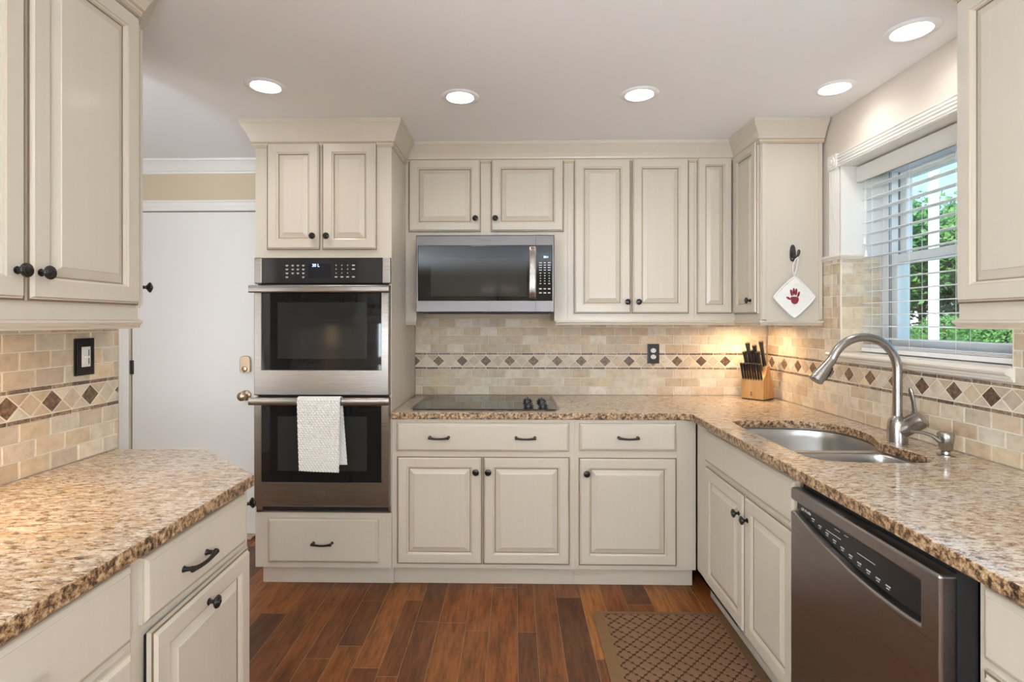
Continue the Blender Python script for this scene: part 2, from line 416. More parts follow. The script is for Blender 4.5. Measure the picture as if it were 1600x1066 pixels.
# ---- tiles
def tilecol(rd, warm=.5):
    pal = [(.64, .53, .40), (.70, .62, .50), (.58, .46, .33), (.69, .60, .49), (.72, .65, .55), (.63, .51, .38), (.60, .51, .41), (.68, .56, .40)]
    c = rd.choice(pal); q = rd.uniform(.86, 1.06); return (c[0] * q, c[1] * q * .98, c[2] * q * .93)
BZ = 1.078
def tile_sheet(name, L0, L1, zones, xf, parent, dia0, seed, rowoff=0):
    """zones: list of (l0,l1,z0,z1) filled with running-bond stone; mosaic strip between BZ and BZ+.104"""
    rd = random.Random(seed); b = MB()
    def quadtile(poly, mi, col, h=.0045, inset=.0018, jit=.0007):
        cx = sum(p[0] for p in poly) / len(poly); cz = sum(p[1] for p in poly) / len(poly)
        o = [];
        for p in poly: o.append((p[0] + rd.uniform(-jit, jit), p[1] + rd.uniform(-jit, jit)))
        def ins(p, d):
            vx, vz = cx - p[0], cz - p[1]; l_ = math.hypot(vx, vz) or 1; return (p[0] + vx / l_ * d * 1.4, p[1] + vz / l_ * d * 1.4)
        r0 = [xf(p[0], p[1], 0) for p in o]; r1 = [xf(p[0], p[1], h * .6) for p in o]; r2 = [xf(*ins(p, inset), h) for p in o]
        ids = [b.vs(r) for r in (r0, r1, r2)]; n = len(poly)
        for k_ in range(2):
            for i in range(n): b.face([ids[k_][i], ids[k_][(i + 1) % n], ids[k_ + 1][(i + 1) % n], ids[k_ + 1][i]], mi, False, col)
        b.face(ids[2], mi, False, col)
    TW, TH, G = .1065, .0545, .0038
    for (a0, a1, z0, z1) in zones:
        nrow = max(1, round((z1 - z0) / TH)); th = (z1 - z0) / nrow if z0 < BZ else TH
        r = 0; z = z0
        while z < z1 - .008:
            zt = min(z + th, z1); k_ = math.floor(a0 / TW) - 1
            off = (.5 if (round((z0 + r * th) / TH) + rowoff) % 2 else 0) * TW
            while k_ * TW + off < a1:
                l0, l1 = max(k_ * TW + off, a0), min((k_ + 1) * TW + off, a1)
                if l1 - l0 > .01:
                    g_ = G / 2; quadtile([(l0 + g_, z + g_), (l1 - g_, z + g_), (l1 - g_, zt - g_), (l0 + g_, zt - g_)], 0, tilecol(rd))
                k_ += 1
            z = zt; r += 1
    # mosaic band
    P_ = .0758; z0 = BZ; zi0, zi1 = BZ + .016, BZ + .088; zt = BZ + .104; zc = (zi0 + zi1) / 2; hh = (zi1 - zi0) / 2
    k0 = math.floor((L0 - dia0) / P_) - 1; k1 = math.ceil((L1 - dia0) / P_) + 1
    def clip(poly):
        out = poly
        for lim, s_ in ((L0 + .001, 1), (L1 - .001, -1)):
            res = []
            for i in range(len(out)):
                p, q = out[i], out[(i + 1) % len(out)]; ip = (p[0] - lim) * s_ >= 0; iq = (q[0] - lim) * s_ >= 0
                if ip: res.append(p)
                if ip != iq: t_ = (lim - p[0]) / (q[0] - p[0]); res.append((lim, p[1] + t_ * (q[1] - p[1])))
            out = res
            if len(out) < 3: return None
        ar = abs(sum(out[i][0] * out[(i + 1) % len(out)][1] - out[(i + 1) % len(out)][0] * out[i][1] for i in range(len(out)))) / 2
        return out if ar > 2e-5 else None
    dk = [(.135, .078, .050), (.155, .095, .062), (.17, .105, .065), (.12, .066, .045), (.19, .12, .07)]
    st = [(.20, .13, .09), (.26, .18, .12), (.13, .085, .06), (.34, .25, .17), (.22, .14, .095)]
    for k_ in range(k0, k1 + 1):
        c = dia0 + k_ * P_; hw = P_ / 2; g_ = .0026
        def put(poly, mi, col, **kw):
            q = clip(poly)
            if q: quadtile(q, mi, col, **kw)
        put([(c - hw + g_, zc), (c, zc - hh + g_), (c + hw - g_, zc), (c, zc + hh - g_)], 1 if k_ % 2 == 0 else 0,
            rd.choice(dk) if k_ % 2 == 0 else tilecol(rd), jit=.0002, inset=.001)
        for sg in (-1, 1):   # small triangles above and below between diamonds
            m_ = c + hw
            put([(m_ - hw + g_ * 1.6, zc + sg * (hh - .0006)), (m_ + hw - g_ * 1.6, zc + sg * (hh - .0006)), (m_, zc + sg * g_ * 1.3)], 0, tilecol(rd), jit=.0002, inset=.001)
        for zz in (z0, zt - .0135):
            put([(c + .0018, zz + .001), (c + P_ - .0018, zz + .001), (c + P_ - .0018, zz + .0125), (c + .0018, zz + .0125)], 1, rd.choice(st), jit=.0006, inset=.0008)
    # grout bed
    for (a0, a1, z0_, z1_) in zones + [(L0, L1, BZ, BZ + .104)]:
        ids = b.vs([xf(a0, z0_, -.003), xf(a1, z0_, -.003), xf(a1, z1_, -.003), xf(a0, z1_, -.003), xf(a0, z0_, .0018), xf(a1, z0_, .0018), xf(a1, z1_, .0018), xf(a0, z1_, .0018)])
        for q in ((0, 3, 2, 1), (4, 5, 6, 7), (0, 1, 5, 4), (1, 2, 6, 5), (2, 3, 7, 6), (3, 0, 4, 7)): b.face([ids[i] for i in q], 2, False, (1, 1, 1))
    return b.build(name, ['tile', 'dtile', 'grout'], parent)
BT = BZ + .104
tile_sheet('tile_backsplash', -.632, 1.595, [(-.632, 1.595, .915, BZ), (-.632, 1.595, BT, 1.40)], lambda l, z, h: (l, 3.389 - h, z), wall_back, -.482, 11)
b0 = tile_sheet('tile_backsplash', 0, 3.38, [(0, 3.38, .915, BZ), (0, 1.733, BT, 1.40), (2.70, 3.38, BT, 1.40), (2.634, 2.70, BT, 1.69), (2.70, 2.84, 1.40, 1.69), (1.56, 1.733, 1.40, 1.69)],
                lambda l, z, h: (1.604 - h, l, z), wall_right, 1.812, 12, 1)
tile_sheet('tile_backsplash', -.3, 1.94, [(-.3, 1.94, .915, BZ), (-.3, 1.94, BT, 1.40)], lambda l, z, h: (-1.468 + h, l, z), wall_part, 1.507, 13)
# tiled reveal of the window niche
def reveal(yp, sg):
    b = MB(); rd = random.Random(3)
    z = 1.235; r = 0
    while z < 1.68:
        for x0, x1 in ((1.606, 1.66), (1.662, 1.79)) if r % 2 else ((1.606, 1.71), (1.712, 1.79)):
            b.box(x0, x1, yp, yp + sg * .005, z + .001, min(z + .0525, 1.685), 0, tuple(a_ * 1.12 for a_ in tilecol(rd)))
        z += .0545; r += 1
    b.box(1.60, 1.795, yp - sg * .003, yp + sg * .003, 1.233, 1.69, 1, (1, 1, 1))
    b.build('tile_reveal', ['tile', 'grout'], wall_right, bev=.001)
reveal(2.634, -1); reveal(1.733, 1)
# cap of the tile beside the window
profile_run([(1.607, 2.842), (1.607, 2.634), (1.79, 2.634)], [(0, 1.688), (.010, 1.688), (.014, 1.694), (.020, 1.700), (.022, 1.706), (.020, 1.712), (0, 1.712)],
            'tile_cap', ['marble', 'grout'], wall_right, side=1)
# sill
b = MB()
SP = [(-.18, 1.206), (.006, 1.188), (.010, 1.188), (.012, 1.196), (.018, 1.199), (.018, 1.206), (.030, 1.209), (.037, 1.214), (.040, 1.221), (.037, 1.228), (.030, 1.233), (-.18, 1.233)]
b.rings([[(1.604 - o_, y_, z_) for o_, z_ in SP] for y_ in (1.725, 2.70)], [0], True, True)
sill = struct(b.build('trim_1', 'marble'), 'cream marble window sill ledge')
# casing (fluted) and corner blocks
b = MB()
def fluted(b, horiz, a0, a1, c0, wdt):
    n = 4
    prof = [(0, 0), (.014, 0)]
    for i in range(n):
        u = (i + .5) / n; prof += [(.014, (i + .22) / n * wdt), (.008, (i + .34) / n * wdt), (.008, (i + .66) / n * wdt), (.014, (i + .78) / n * wdt)]
    prof += [(.014, wdt), (0, wdt)]
    if horiz: rs = [[(WX - o_, y_, c0 + q) for o_, q in prof] for y_ in (a0, a1)]
    else: rs = [[(WX - o_, c0 + q, z_) for o_, q in prof] for z_ in (a0, a1)]
    b.rings(rs, [0], True, True)
fluted(b, True, 1.60, 2.662, 2.146, .060)
fluted(b, False, 1.712, 2.146, 2.658, .062)
fluted(b, False, 1.712, 2.146, 1.65, .062)
for yc in (2.69, 1.68):
    b.box(WX - .020, WX, yc - .034, yc + .034, 2.143, 2.213)
    b.lathe([(.026, 0), (.026, .006), (.020, .004), (.014, .004), (.010, .008), (.001, .009)], lambda p, yc=yc: (WX - .019 - p[2], yc + p[0], 2.178 + p[1]), 20)
struct(b.build('trim_2', 'trim'), 'white fluted window casing with rosette corner blocks')
b = MB()   # painted niche liner above the tile
b.box(1.600, 1.80, 2.629, 2.6335, 1.712, 2.1455); b.box(1.600, 1.80, 1.7335, 1.738, 1.712, 2.1455); b.box(1.600, 1.80, 1.738, 2.629, 2.141, 2.1455)
struct(b.build('trim_3', 'trim'), 'white painted lining of window niche')
# ceiling crown on far left wall
b = MB(); pr = [(0, 2.335), (.008, 2.335), (.010, 2.345), (.018, 2.352), (.040, 2.385), (.058, 2.403), (.066, 2.406), (.066, 2.419), (0, 2.419)]
profile_run([(-2.62, -5.9), (-2.62, Y0), (-1.355, Y0)], pr, 'trim_4', 'trim', side=1)
struct(bpy.data.objects['trim_4'], 'white ceiling crown moulding over door')
# door with casing
b = MB(); b.box(-2.475, -1.665, 3.400, 3.440, .012, 2.090)
door = struct(b.build('door_1', 'doorpaint', bev=.002), 'plain white flush door')
DX, DY = -1.728, 3.400
b = MB(); pl = [(-.030, -.045), (.030, -.045), (.034, -.030), (.034, .045), (.020, .062), (-.020, .062), (-.034, .045), (-.034, -.030)]
b.prism([(p[0], p[1]) for p in smooth_loop(pl, 1)], 0, .022, xf=lambda p: (p[0], -p[2], p[1]))
b.lathe([(.018, .022), (.018, .027), (.012, .029), (.001, .029)], lambda p: (p[0], -p[2], p[1] - .022), 20)
dbt = b.build('deadbolt', 'brass', door, (DX, DY, 1.098), bev=.003); dbt['label'] = 'satin brass deadbolt'
b = MB(); b.lathe([(.034, 0), (.034, .006), (.026, .012), (.012, .016), (.011, .034), (.022, .042), (.029, .054), (.028, .066), (.020, .074), (.001, .077)], lambda p: (p[0], -p[2], p[1]), 24)
b.build('door_knob', 'brass', door, (DX, DY, .905))['label'] = 'satin brass round knob'
for hz in (1.085, .30, 1.85):
    b = MB(); b.lathe([(.006, -.045), (.006, .045)], None, 12); b.box(-.004, .018, .004, .010, -.045, .045); b.build('hinge', 'pewter', door, (-2.482, 3.390, hz))['label'] = 'dark metal hinge'
b = MB()
b.rings([[(x_, Y0 - o_, 2.095 + z_) for o_, z_ in [(0, 0), (.012, 0), (.016, .008), (.016, .020), (.020, .030), (.020, .050), (.026, .058), (.026, .066), (0, .066)]] for x_ in (-2.62, -1.60)], [0], True, True)
b.box(-2.545, -2.482, Y0 - .018, Y0, 0, 2.095); b.box(-1.658, -1.60, Y0 - .018, Y0, 0, 2.095)
b.box(-2.530, -2.522, Y0 - .021, Y0 - .018, 0, 2.095)
struct(b.build('trim_5', 'trim', bev=.001), 'white door casing with header')
struct(MB().box(-2.475, -1.66, 3.32, 3.44, .001, .012).build('trim_6', 'brass', bev=.003), 'brown metal door threshold')
struct(MB().box(-2.615, -2.55, 3.36, Y0, .001, .10).build('baseboard_back', 'trim'))

# ================================================================== recessed ceiling lamps: those in view, and more added for fill
first = None
wh = ['above the oven tower', 'above the microwave', 'above the tall wall cabinet doors', 'next to window wall, farther of its pair', 'next to window wall, nearer of its pair',
      'added as fill behind camera at left', 'added as fill behind camera', 'added as fill behind camera at right', 'added as fill toward dining end', 'added as fill toward dining end at left', 'added as fill toward dining end at right', 'added as fill in the entry before the white door', 'added as fill in the entry behind the left cabinets']
for i, (lx, ly) in enumerate(LAMPS):
    lab = 'lit white recessed ceiling light ' + wh[i]
    if first is None:
        first = thing('recessed_light', lab, 'light', (lx, ly, CEIL), 0, 'recessed ceiling lights')
        MB().lathe([(.060, -.001), (.060, -.004), (.064, -.007), (.080, -.006), (.087, -.001)], None, 40).build('trim_ring', 'ceiling', first)
        MB().lathe([(.062, -.0045), (.040, -.0075), (.001, -.0085)], None, 40).build('lens', 'lens', first)
    else: copytree(first, (lx, ly, CEIL), 0, lab)
    sp_ = area('recessed_lamp', (lx, ly, CEIL - .012), (0, 0, -1), .115, .115, LAMP_POWER * (.55 if i in (3, 4) else 1), WARM, 'DISK', 140)

# ================================================================== oven tower
FY = 2.74
t = thing('oven_cabinet', 'tall cream cabinet tower holding the double oven, with doors above and drawer below', 'cabinet', (-1.345, FY, 0))
W = .712   # width
b = MB()
b.box(0, .014, 0, .625, .105, 2.36); b.box(W - .014, W, 0, .625, .105, 2.36); b.box(.014, W - .014, .60, .625, .105, 2.36)
b.box(.014, W - .014, 0, .60, 1.713, 2.36); b.box(.014, W - .014, 0, .60, .105, .392)
b.build('body', 'paint', t)
MB().box(.015, W, .055, .62, 0, .105).build('toe_kick', 'paint', t, bev=.001)
d = panel(t, 'door', .066, .342, 1.753, 2.308); knob(d, .246, .068)
d = panel(t, 'door', .354, .638, 1.753, 2.308); knob(d, .014 + .016, .068)
d = panel(t, 'drawer', .072, .647, .136, .363, 'slab'); pull(d, .288, .103)
crown([(0, .62), (0, 0), (W, 0), (W, .30)], 'crown_molding', 2.285, t, side=1)

# double wall oven
OX0, OX1 = -1.336, -.636; OC = (OX0 + OX1) / 2; HW = (OX1 - OX0) / 2
t = thing('double_oven', 'stainless steel double wall oven with black glass built into the cabinet tower', 'oven', (OC, FY, 0))
b = MB(); b.box(-HW + .01, HW - .014, .025, .55, .40, 1.708); b.build('body', 'blackmat', t)
b = MB(); b.box(-HW, HW, -.020, .0, 1.579, 1.711); b.build('control_panel', 'panelglass', t, bev=.002)
for s_, nm in ((-1, 'end_cap'), (1, 'end_cap')):
    b = MB()
    x0, x1 = (-HW - .003, -HW + .036) if s_ < 0 else (HW - .040, HW + .002)
    b.box(x0, x1, -.026, .0, 1.578, 1.712); b.build(nm, 'steel', t, bev=.004)
MB().box(-.075, .040, -.0208, -.0195, 1.606, 1.681).build('display', 'lcd', t)
text('30 L', .022, 'blue', t, (-.035, -.0215, 1.671), (PI / 2, 0, 0), 'digits')
b = MB(); rd = random.Random(4)
for i, xx in enumerate((-.185, -.155, -.128, -.100)):
    for j in range(4):
        if i in (1, 2) and j == 3: continue
        zz = 1.672 - j * .020; ww = .006 if i else .007
        b.box(xx - ww, xx + ww, -.0208, -.0198, zz - .002, zz + .002)
        b.box(xx - ww * .6, xx + ww * .6, -.0208, -.0198, zz - .0055, zz - .0035)
for i, xx in enumerate((.070, .100, .130, .160)):
    for j in range(4):
        if i == 3 and j == 2: continue
        zz = 1.672 - j * .020; ww = .0018 if i < 3 and j < 3 else .007
        b.box(xx - ww, xx + ww, -.0208, -.0198, zz - .0028, zz + .0028)
b.build('markings', 'mark', t)
def oven_door(z0, z1, wz0, wz1, hz, name='door'):
    b = MB(); X = HW - .001
    def rr(x0, x1, a0, a1, y): return [(x0, y, a0), (x1, y, a0), (x1, y, a1), (x0, y, a1)]
    b.rings([rr(-X, X, z0, z1, 0), rr(-X, X, z0, z1, -.034), rr(-X + .005, X - .005, z0 + .005, z1 - .005, -.040), rr(-.310, .310, wz0, wz1, -.040), rr(-.308, .308, wz0 + .002, wz1 - .002, -.0375)], None, True, True)
    d = b.build(name, 'steel', t)
    MB().box(-.308, .308, -.0392, -.035, wz0 + .002, wz1 - .002).build('oven_window', 'blackglass', d)
    MB().box(-.225, .235, -.03965, -.0390, wz0 + .06, wz1 - .055).build('inner_screen', 'grayglass', d)
    b = MB(); pts = []; n = 24; sec = []
    for i in range(n + 1):
        u = i / n * 2 - 1; pts.append((u * (HW + .006), -.075 - .012 * (1 - u * u), hz))
    se = smooth_loop([(-.019, -.007), (.019, -.007), (.019, .007), (-.019, .007)], 2)
    b.sweep(pts, 1.0, sect=se)
    for s_ in (-1, 1): b.box(s_ * (HW - .03), s_ * (HW + .005), -.078, -.036, hz - .015, hz + .015)
    b.build('handle', 'steel', d)
    return d
oven_door(1.003, 1.568, 1.132, 1.535, 1.547)
dl = oven_door(.432, .992, .557, .952, .978)
b = MB(); b.lathe([(.020, 0), (.020, .0012), (.0175, .0016), (.001, .0016)], lambda p: (p[0], -p[2], p[1]), 28)
em = b.build('emblem', 'steel_dark', dl, (0, -.040, .498))
text('GE', .017, 'steel', dl, (0, -.0424, .498), (PI / 2, 0, 0), 'emblem_letters', shear=.3)
b = MB(); b.box(-HW, HW, -.006, 0, .393, .401); b.box(-HW, -HW + .03, -.006, 0, .393, .432); b.box(HW - .012, HW, -.006, 0, .393, .432); b.build('bottom_trim', 'steel', t)
MB().box(-HW + .03, HW - .012, .006, .02, .400, .432).build('vent_slot', 'blackmat', t)
MB().box(-HW + .01, HW - .01, -.004, .02, .992, 1.004).build('door_gap', 'blackmat', t)

# towel over the lower handle
NX, NS = 104, 220
b = MB(); hy, hz = 2.655, .978
def towel_pt(u, s_):
    top = .026; Lf = .345
    sx = -1.084 + u * .216
    if s_ < .46:
        d_ = (.46 - s_) / .46 * Lf; y = hy - .020 - .002 * math.sin(d_ * 9) - .004 * math.sin(u * 5) * d_ * 3; z = hz + .004 - d_; sx += d_ * (-.05 * u + .03); z += -.010 * u * d_ / Lf
    elif s_ < .54:
        a_ = (s_ - .46) / .08 * PI; y = hy + .0 - .020 * math.cos(a_); z = hz + .004 + .022 * math.sin(a_)
    else:
        d_ = (s_ - .54) / .46 * (Lf - .02); y = hy + .019 + .0; z = hz + .004 - d_; sx += d_ * .075 + .0
    return sx, y, z
g_ = []
for j in range(NS + 1):
    row = []
    for i in range(NX + 1):
        u, s_ = i / NX, j / NS; x_, y_, z_ = towel_pt(u, s_)
        wv = .0036 * (math.cos(u * .216 / .0165 * 2 * PI) * math.cos(s_ * .78 / .0235 * 2 * PI)) + .0012 * math.cos(s_ * .78 / .0235 * 4 * PI)
        if s_ < .48: y_ -= wv
        elif s_ > .52: y_ += wv * .5
        row.append((x_, y_, z_))
    g_.append(b.vs(row))
for j in range(NS):
    for i in range(NX): b.face([g_[j][i], g_[j][i + 1], g_[j + 1][i + 1], g_[j + 1][i]], 0, True)
o = b.build('dish_towel', 'towel'); sd = o.modifiers.new('s', 'SOLIDIFY'); sd.thickness = .0035; sd.offset = 0
tag(o, 'white waffle-weave dish towel draped over lower oven handle', 'towel')

# ================================================================== upper cabinets, back wall
UY = 3.10
t = thing('wall_cabinet', 'short cream two-door wall cabinet directly above the microwave', 'cabinet', (-.633, UY, 0))
W = .945
b = MB(); b.box(0, W, 0, .285, 1.887, 2.34); b.box(0, W, 0, .285, 2.34, 2.36)
b.build('body', 'paint', t)
for x0, x1 in ((0, .062), (.868, .945)):
    MB().box(x0, x1, 0, .285, 1.386, 1.887).build('filler_panel', 'paint', t, bev=.001)
for a_ in ([(-.0, 0), (.060, 0)],):
    rail(a_, 'light_rail', 1.362, t)
d = panel(t, 'door', .019, .440, 1.904, 2.329); knob(d, .391, .074)
d = panel(t, 'door', .499, .922, 1.904, 2.329); knob(d, .026, .074)
t = thing('wall_cabinet', 'tall cream two-door wall cabinet right of the microwave', 'cabinet', (.312, UY, 0))
W = .732
b = MB(); b.box(0.001, W, 0, .285, 1.386, 2.36); b.build('body', 'paint', t)
d = panel(t, 'door', .036, .364, 1.428, 2.328); knob(d, .306, .067)
d = panel(t, 'door', .371, .698, 1.428, 2.328); knob(d, .034, .067)
t = thing('corner_cabinet', 'cream L-shaped corner wall cabinet with two narrow doors above the knife block', 'cabinet', (1.045, UY, 0))
b = MB(); poly = [(0, 0), (.235, 0), (.235, -.320), (.550, -.320), (.550, .285), (0, .285)]
b.prism(poly, 1.386, 2.36); b.build('body', 'paint', t)
panel(t, 'door', .013, .214, 1.428, 2.331, k=.86)
d = panel(t, 'door', 0, .290, 1.424, 2.331, k=.9); d.location = (.235, -.012, 1.424); d.rotation_euler = (0, 0, -PI / 2); knob(d, .235, .070)
b = MB(); b.box(.24, .262, -.326, -.320, 1.386, 2.36); b.box(.532, .549, -.326, -.320, 1.386, 2.36); b.build('end_stile', 'paint', t, bev=.001)
rail([(-.802, 0), (.235, 0), (.235, -.322), (.550, -.322)], 'light_rail', 1.362, t)
cr = crown([(-.633 + .003, UY), (1.280, UY), (1.280, UY - .322), (1.600, UY - .322)], 'crown_molding', 2.305)
tag(cr, 'cream crown moulding along the back and corner wall cabinets under ceiling', 'molding')
def puck(x_, y_, z_, lab, pw):
    q = thing('puck_light', lab, 'light', (x_, y_, z_))
    MB().lathe([(.034, 0), (.036, -.010), (.030, -.014)], None, 28).build('housing', 'nickel', q)
    MB().lathe([(.028, -.0142), (.001, -.0150)], None, 28).build('lens', 'lens', q)
    area('puck_lamp', (x_, y_, z_ - .017), (0, 0, -1), .05, .05, pw, (1, .70, .40), 'DISK', 170)
puck(1.38, 3.17, 1.386, 'small warm under-cabinet light above the knife block', 2.6)
puck(-1.33, 1.16, 1.386, 'small warm under-cabinet light above the left counter', 3.2)

# hook and potholder on the end panel
EY = UY - .326
t = thing('wall_hook', 'dark pewter hook on the end of corner wall cabinet', 'hook', (1.443, EY + .006, 1.735))
b = MB(); b.prism(smooth_loop([(-.013, -.042), (.013, -.042), (.017, 0), (.010, .045), (-.010, .045), (-.017, 0)], 2), 0, .006, xf=lambda p: (p[0], -p[2], p[1])); b.build('plate', 'pewter', t, bev=.002)
b = MB(); b.sweep([(0, -.004, -.010), (.002, -.018, -.024), (.004, -.034, -.024), (.008, -.042, -.010), (.011, -.042, .006), (.012, -.040, .014)], [.007, .006, .006, .0065, .008, .004], 12)
b.lathe([(.010, .004), (.010, .008), (.007, .011), (.001, .012)], lambda p: (p[0] + .001, -p[2], p[1] - .028), 18); b.build('peg', 'pewter', t)
t = thing('potholder', 'white quilted potholder with a dark red handprint hanging from hook', 'potholder', (1.443, EY - .008, 1.508))
b = MB(); n = 40; S = .083; g_ = []
for j in range(n + 1):
    row = []
    for i in range(n + 1):
        u, v_ = i / n * 2 - 1, j / n * 2 - 1
        k_ = 1 - .10 * (abs(u * v_)) ** 4
        X_, Z_ = u * S * k_, v_ * S * k_
        q = .0022 * abs(math.sin((u + v_) * 6.3)) ** .5 * abs(math.sin((u - v_) * 6.3)) ** .5
        ed = max(abs(u), abs(v_)); q = q + .003 if ed > .93 else q + .003 * (1 - ed ** 8)
        row.append(((X_ + Z_ * 1.0) / math.sqrt(2) * .98, -.004 - q, (Z_ - X_) / math.sqrt(2)))
    g_.append(b.vs(row))
for j in range(n):
    for i in range(n): b.face([g_[j][i], g_[j][i + 1], g_[j + 1][i + 1], g_[j + 1][i]], 0, True)
o = b.build('pad', 'quilt', t); sd = o.modifiers.new('s', 'SOLIDIFY'); sd.thickness = .006; sd.offset = -1
b = MB(); hs = S * math.sqrt(2) * .955
cn = [(hs, 0), (0, hs), (-hs, 0), (0, -hs)]; lp = smooth_loop([(hs * .93, -hs * .07), (hs * .93, hs * .07), (hs * .07, hs * .93), (-hs * .07, hs * .93), (-hs * .93, hs * .07), (-hs * .93, -hs * .07), (-hs * .07, -hs * .93), (hs * .07, -hs * .93)], 2)
lp.append(lp[0]); b.sweep([(p[0], -.006, p[1]) for p in lp], .0042, 10); b.build('binding', 'quilt', t)
b = MB(); b.sweep([(0, -.004, .112), (-.010, -.008, .135), (-.011, -.014, .165), (-.004, -.024, .192), (.004, -.030, .203), (.009, -.024, .190), (.010, -.014, .165), (.008, -.008, .135), (0, -.004, .112)], .0032, 8); b.build('hanging_loop', 'quilt', t)
b = MB()
def blob(pts, y=-.0102):
    p = smooth_loop(pts, 2); a_ = b.vs([(q[0], y, q[1]) for q in p]); c_ = b.vs([(q[0], y + .004, q[1]) for q in p]); b.face(a_); b.face(c_[::-1])
    for i in range(len(p)): b.face([a_[i], a_[(i + 1) % len(p)], c_[(i + 1) % len(p)], c_[i]])
hx, hz_ = -.003, -.004
def ell(cx, cz, rx, rz, ang=0): return [(hx + cx + rx * math.cos(a_) * math.cos(ang) - rz * math.sin(a_) * math.sin(ang), hz_ + cz + rx * math.cos(a_) * math.sin(ang) + rz * math.sin(a_) * math.cos(ang)) for a_ in [i * PI / 5 for i in range(10)]]
blob([(hx - .020, hz_ + .002), (hx - .012, hz_ + .006), (hx + .010, hz_ + .006), (hx + .022, hz_ + .002), (hx + .024, hz_ - .014), (hx + .014, hz_ - .031), (hx - .002, hz_ - .033), (hx - .014, hz_ - .024)])
for cx, cz, l_, an in ((-.014, .026, .018, .18), (-.002, .032, .020, .02), (.010, .030, .019, -.08), (.022, .018, .015, -.30), (-.029, -.002, .013, 1.0)):
    blob(ell(cx, cz, .0058, l_, an))
b.build('handprint', 'red', t)['label'] = 'dark red painted handprint'

# microwave
t = thing('microwave', 'stainless steel over-range microwave with black glass door under the short cabinet', 'microwave', (-.160, 2.93, 1.434))
HWm = .382; Hm = .424
b = MB(); b.box(-HWm + .002, HWm - .002, .03, .455, .006, Hm); b.build('body', 'blackmat', t, bev=.003)
b = MB()
def rr(x0, x1, z0, z1, y): return [(x0, y, z0), (x1, y, z0), (x1, y, z1), (x0, y, z1)]
b.rings([rr(-HWm, HWm, 0, Hm, .03), rr(-HWm, HWm, 0, Hm, .003), rr(-HWm + .003, HWm - .003, .003, Hm - .003, 0), rr(-.372, .372, .062, .369, 0), rr(-.370, .370, .064, .367, .003)], None, True, True)
fr = b.build('front_frame', 'steel_grey', t)
MB().box(-.370, .370, -.0008, .004, .064, .367).build('door_glass', 'blackglass', t, bev=.0005)
MB().box(-.300, .232, -.0016, -.0006, .088, .300).build('door_window', 'grayglass', t)
MB().box(.280, .2815, -.0012, .002, .002, .062).build('seam', 'blackmat', t); MB().box(.280, .2815, -.0012, .002, .369, Hm - .002).build('seam', 'blackmat', t)
b = MB(); b.sweep([(.262, -.012 - .020 * math.sin(PI * i / 16) ** .45, .076 + .282 * i / 16) for i in range(17)], 1.0, sect=smooth_loop([(-.005, -.019), (.005, -.019), (.005, .019), (-.005, .019)], 2)); b.build('handle', 'steel', t)
MB().box(.303, .358, -.0016, -.0008, .290, .326).build('display', 'lcd', t)
text('30:1', .017, 'blue', t, (.336, -.002, .303), (PI / 2, 0, 0), 'digits')
b = MB()
for i, xx in enumerate((.306, .330, .354)):
    for j in range(4): b.box(xx - .008 + (.002 if i == 1 else 0), xx + .008 - (.002 if i == 1 else 0), -.0014, -.0006, .270 - j * .0135, .2745 - j * .0135)
    for j in range(5): b.box(xx - (.003 if j not in (0, 4) else .005), xx + (.003 if j not in (0, 4) else .005), -.0014, -.0006, .2130 - j * .0145, .2170 - j * .0145)
    for j in range(2): b.box(xx - .007, xx + .007, -.0014, -.0006, .125 - j * .022, .131 - j * .022)
b.build('markings', 'mark', t)
text('Whirlpool', .016, 'markdark', t, (.0, -.0006, Hm - .026), (PI / 2, 0, 0), 'maker_lettering')
MB().box(-HWm + .01, HWm - .01, .02, .44, -.006, .006).build('vent_base', 'blackmat', t)

# outlet
def rbox(x0, x1, z0, z1, y0, y1): return MB().box(x0, x1, y0, y1, z0, z1)
t = thing('wall_outlet', 'dark bronze duplex outlet with white sockets on the back tiles', 'outlet', (.882, 3.383, 1.178))
rbox(-.038, .038, -.062, .062, -.006, .0).build('cover_plate', 'bronze', t, bev=.003)
for zc in (.020, -.020):
    b = MB(); b.lathe([(.017, 0), (.017, .003), (.015, .004), (.001, .004)], lambda p, zc=zc: (p[0], -.005 - p[2], zc + p[1] * .85), 24); s_ = b.build('socket', 'white', t)
    b = MB(); b.box(-.0075, -.0055, -.0096, -.0085, zc, zc + .008); b.box(.0055, .0075, -.0096, -.0085, zc, zc + .008); b.box(-.002, .002, -.0096, -.0085, zc - .009, zc - .005); b.build('slots', 'black', s_)
# dimmer switch on the left wall
t = thing('light_switch', 'dark bronze switch plate with white dimmer toggle on left tiles', 'switch', (-1.463, 1.779, 1.263), PI / 2)
b = MB(); b.box(-.042, .042, -.005, 0, -.063, .063); b.box(-.036, .036, -.009, -.005, -.056, .056); b.build('cover_plate', 'bronze', t, bev=.002)
MB().box(-.018, .018, -.0105, -.008, -.034, .034).build('insert', 'white', t, bev=.001)
MB().box(-.005, .005, -.020, -.010, -.004, .004).build('toggle', 'white', t, bev=.002)
MB().box(.008, .012, -.0112, -.010, -.025, .025).build('dimmer_slot', 'markdark', t)

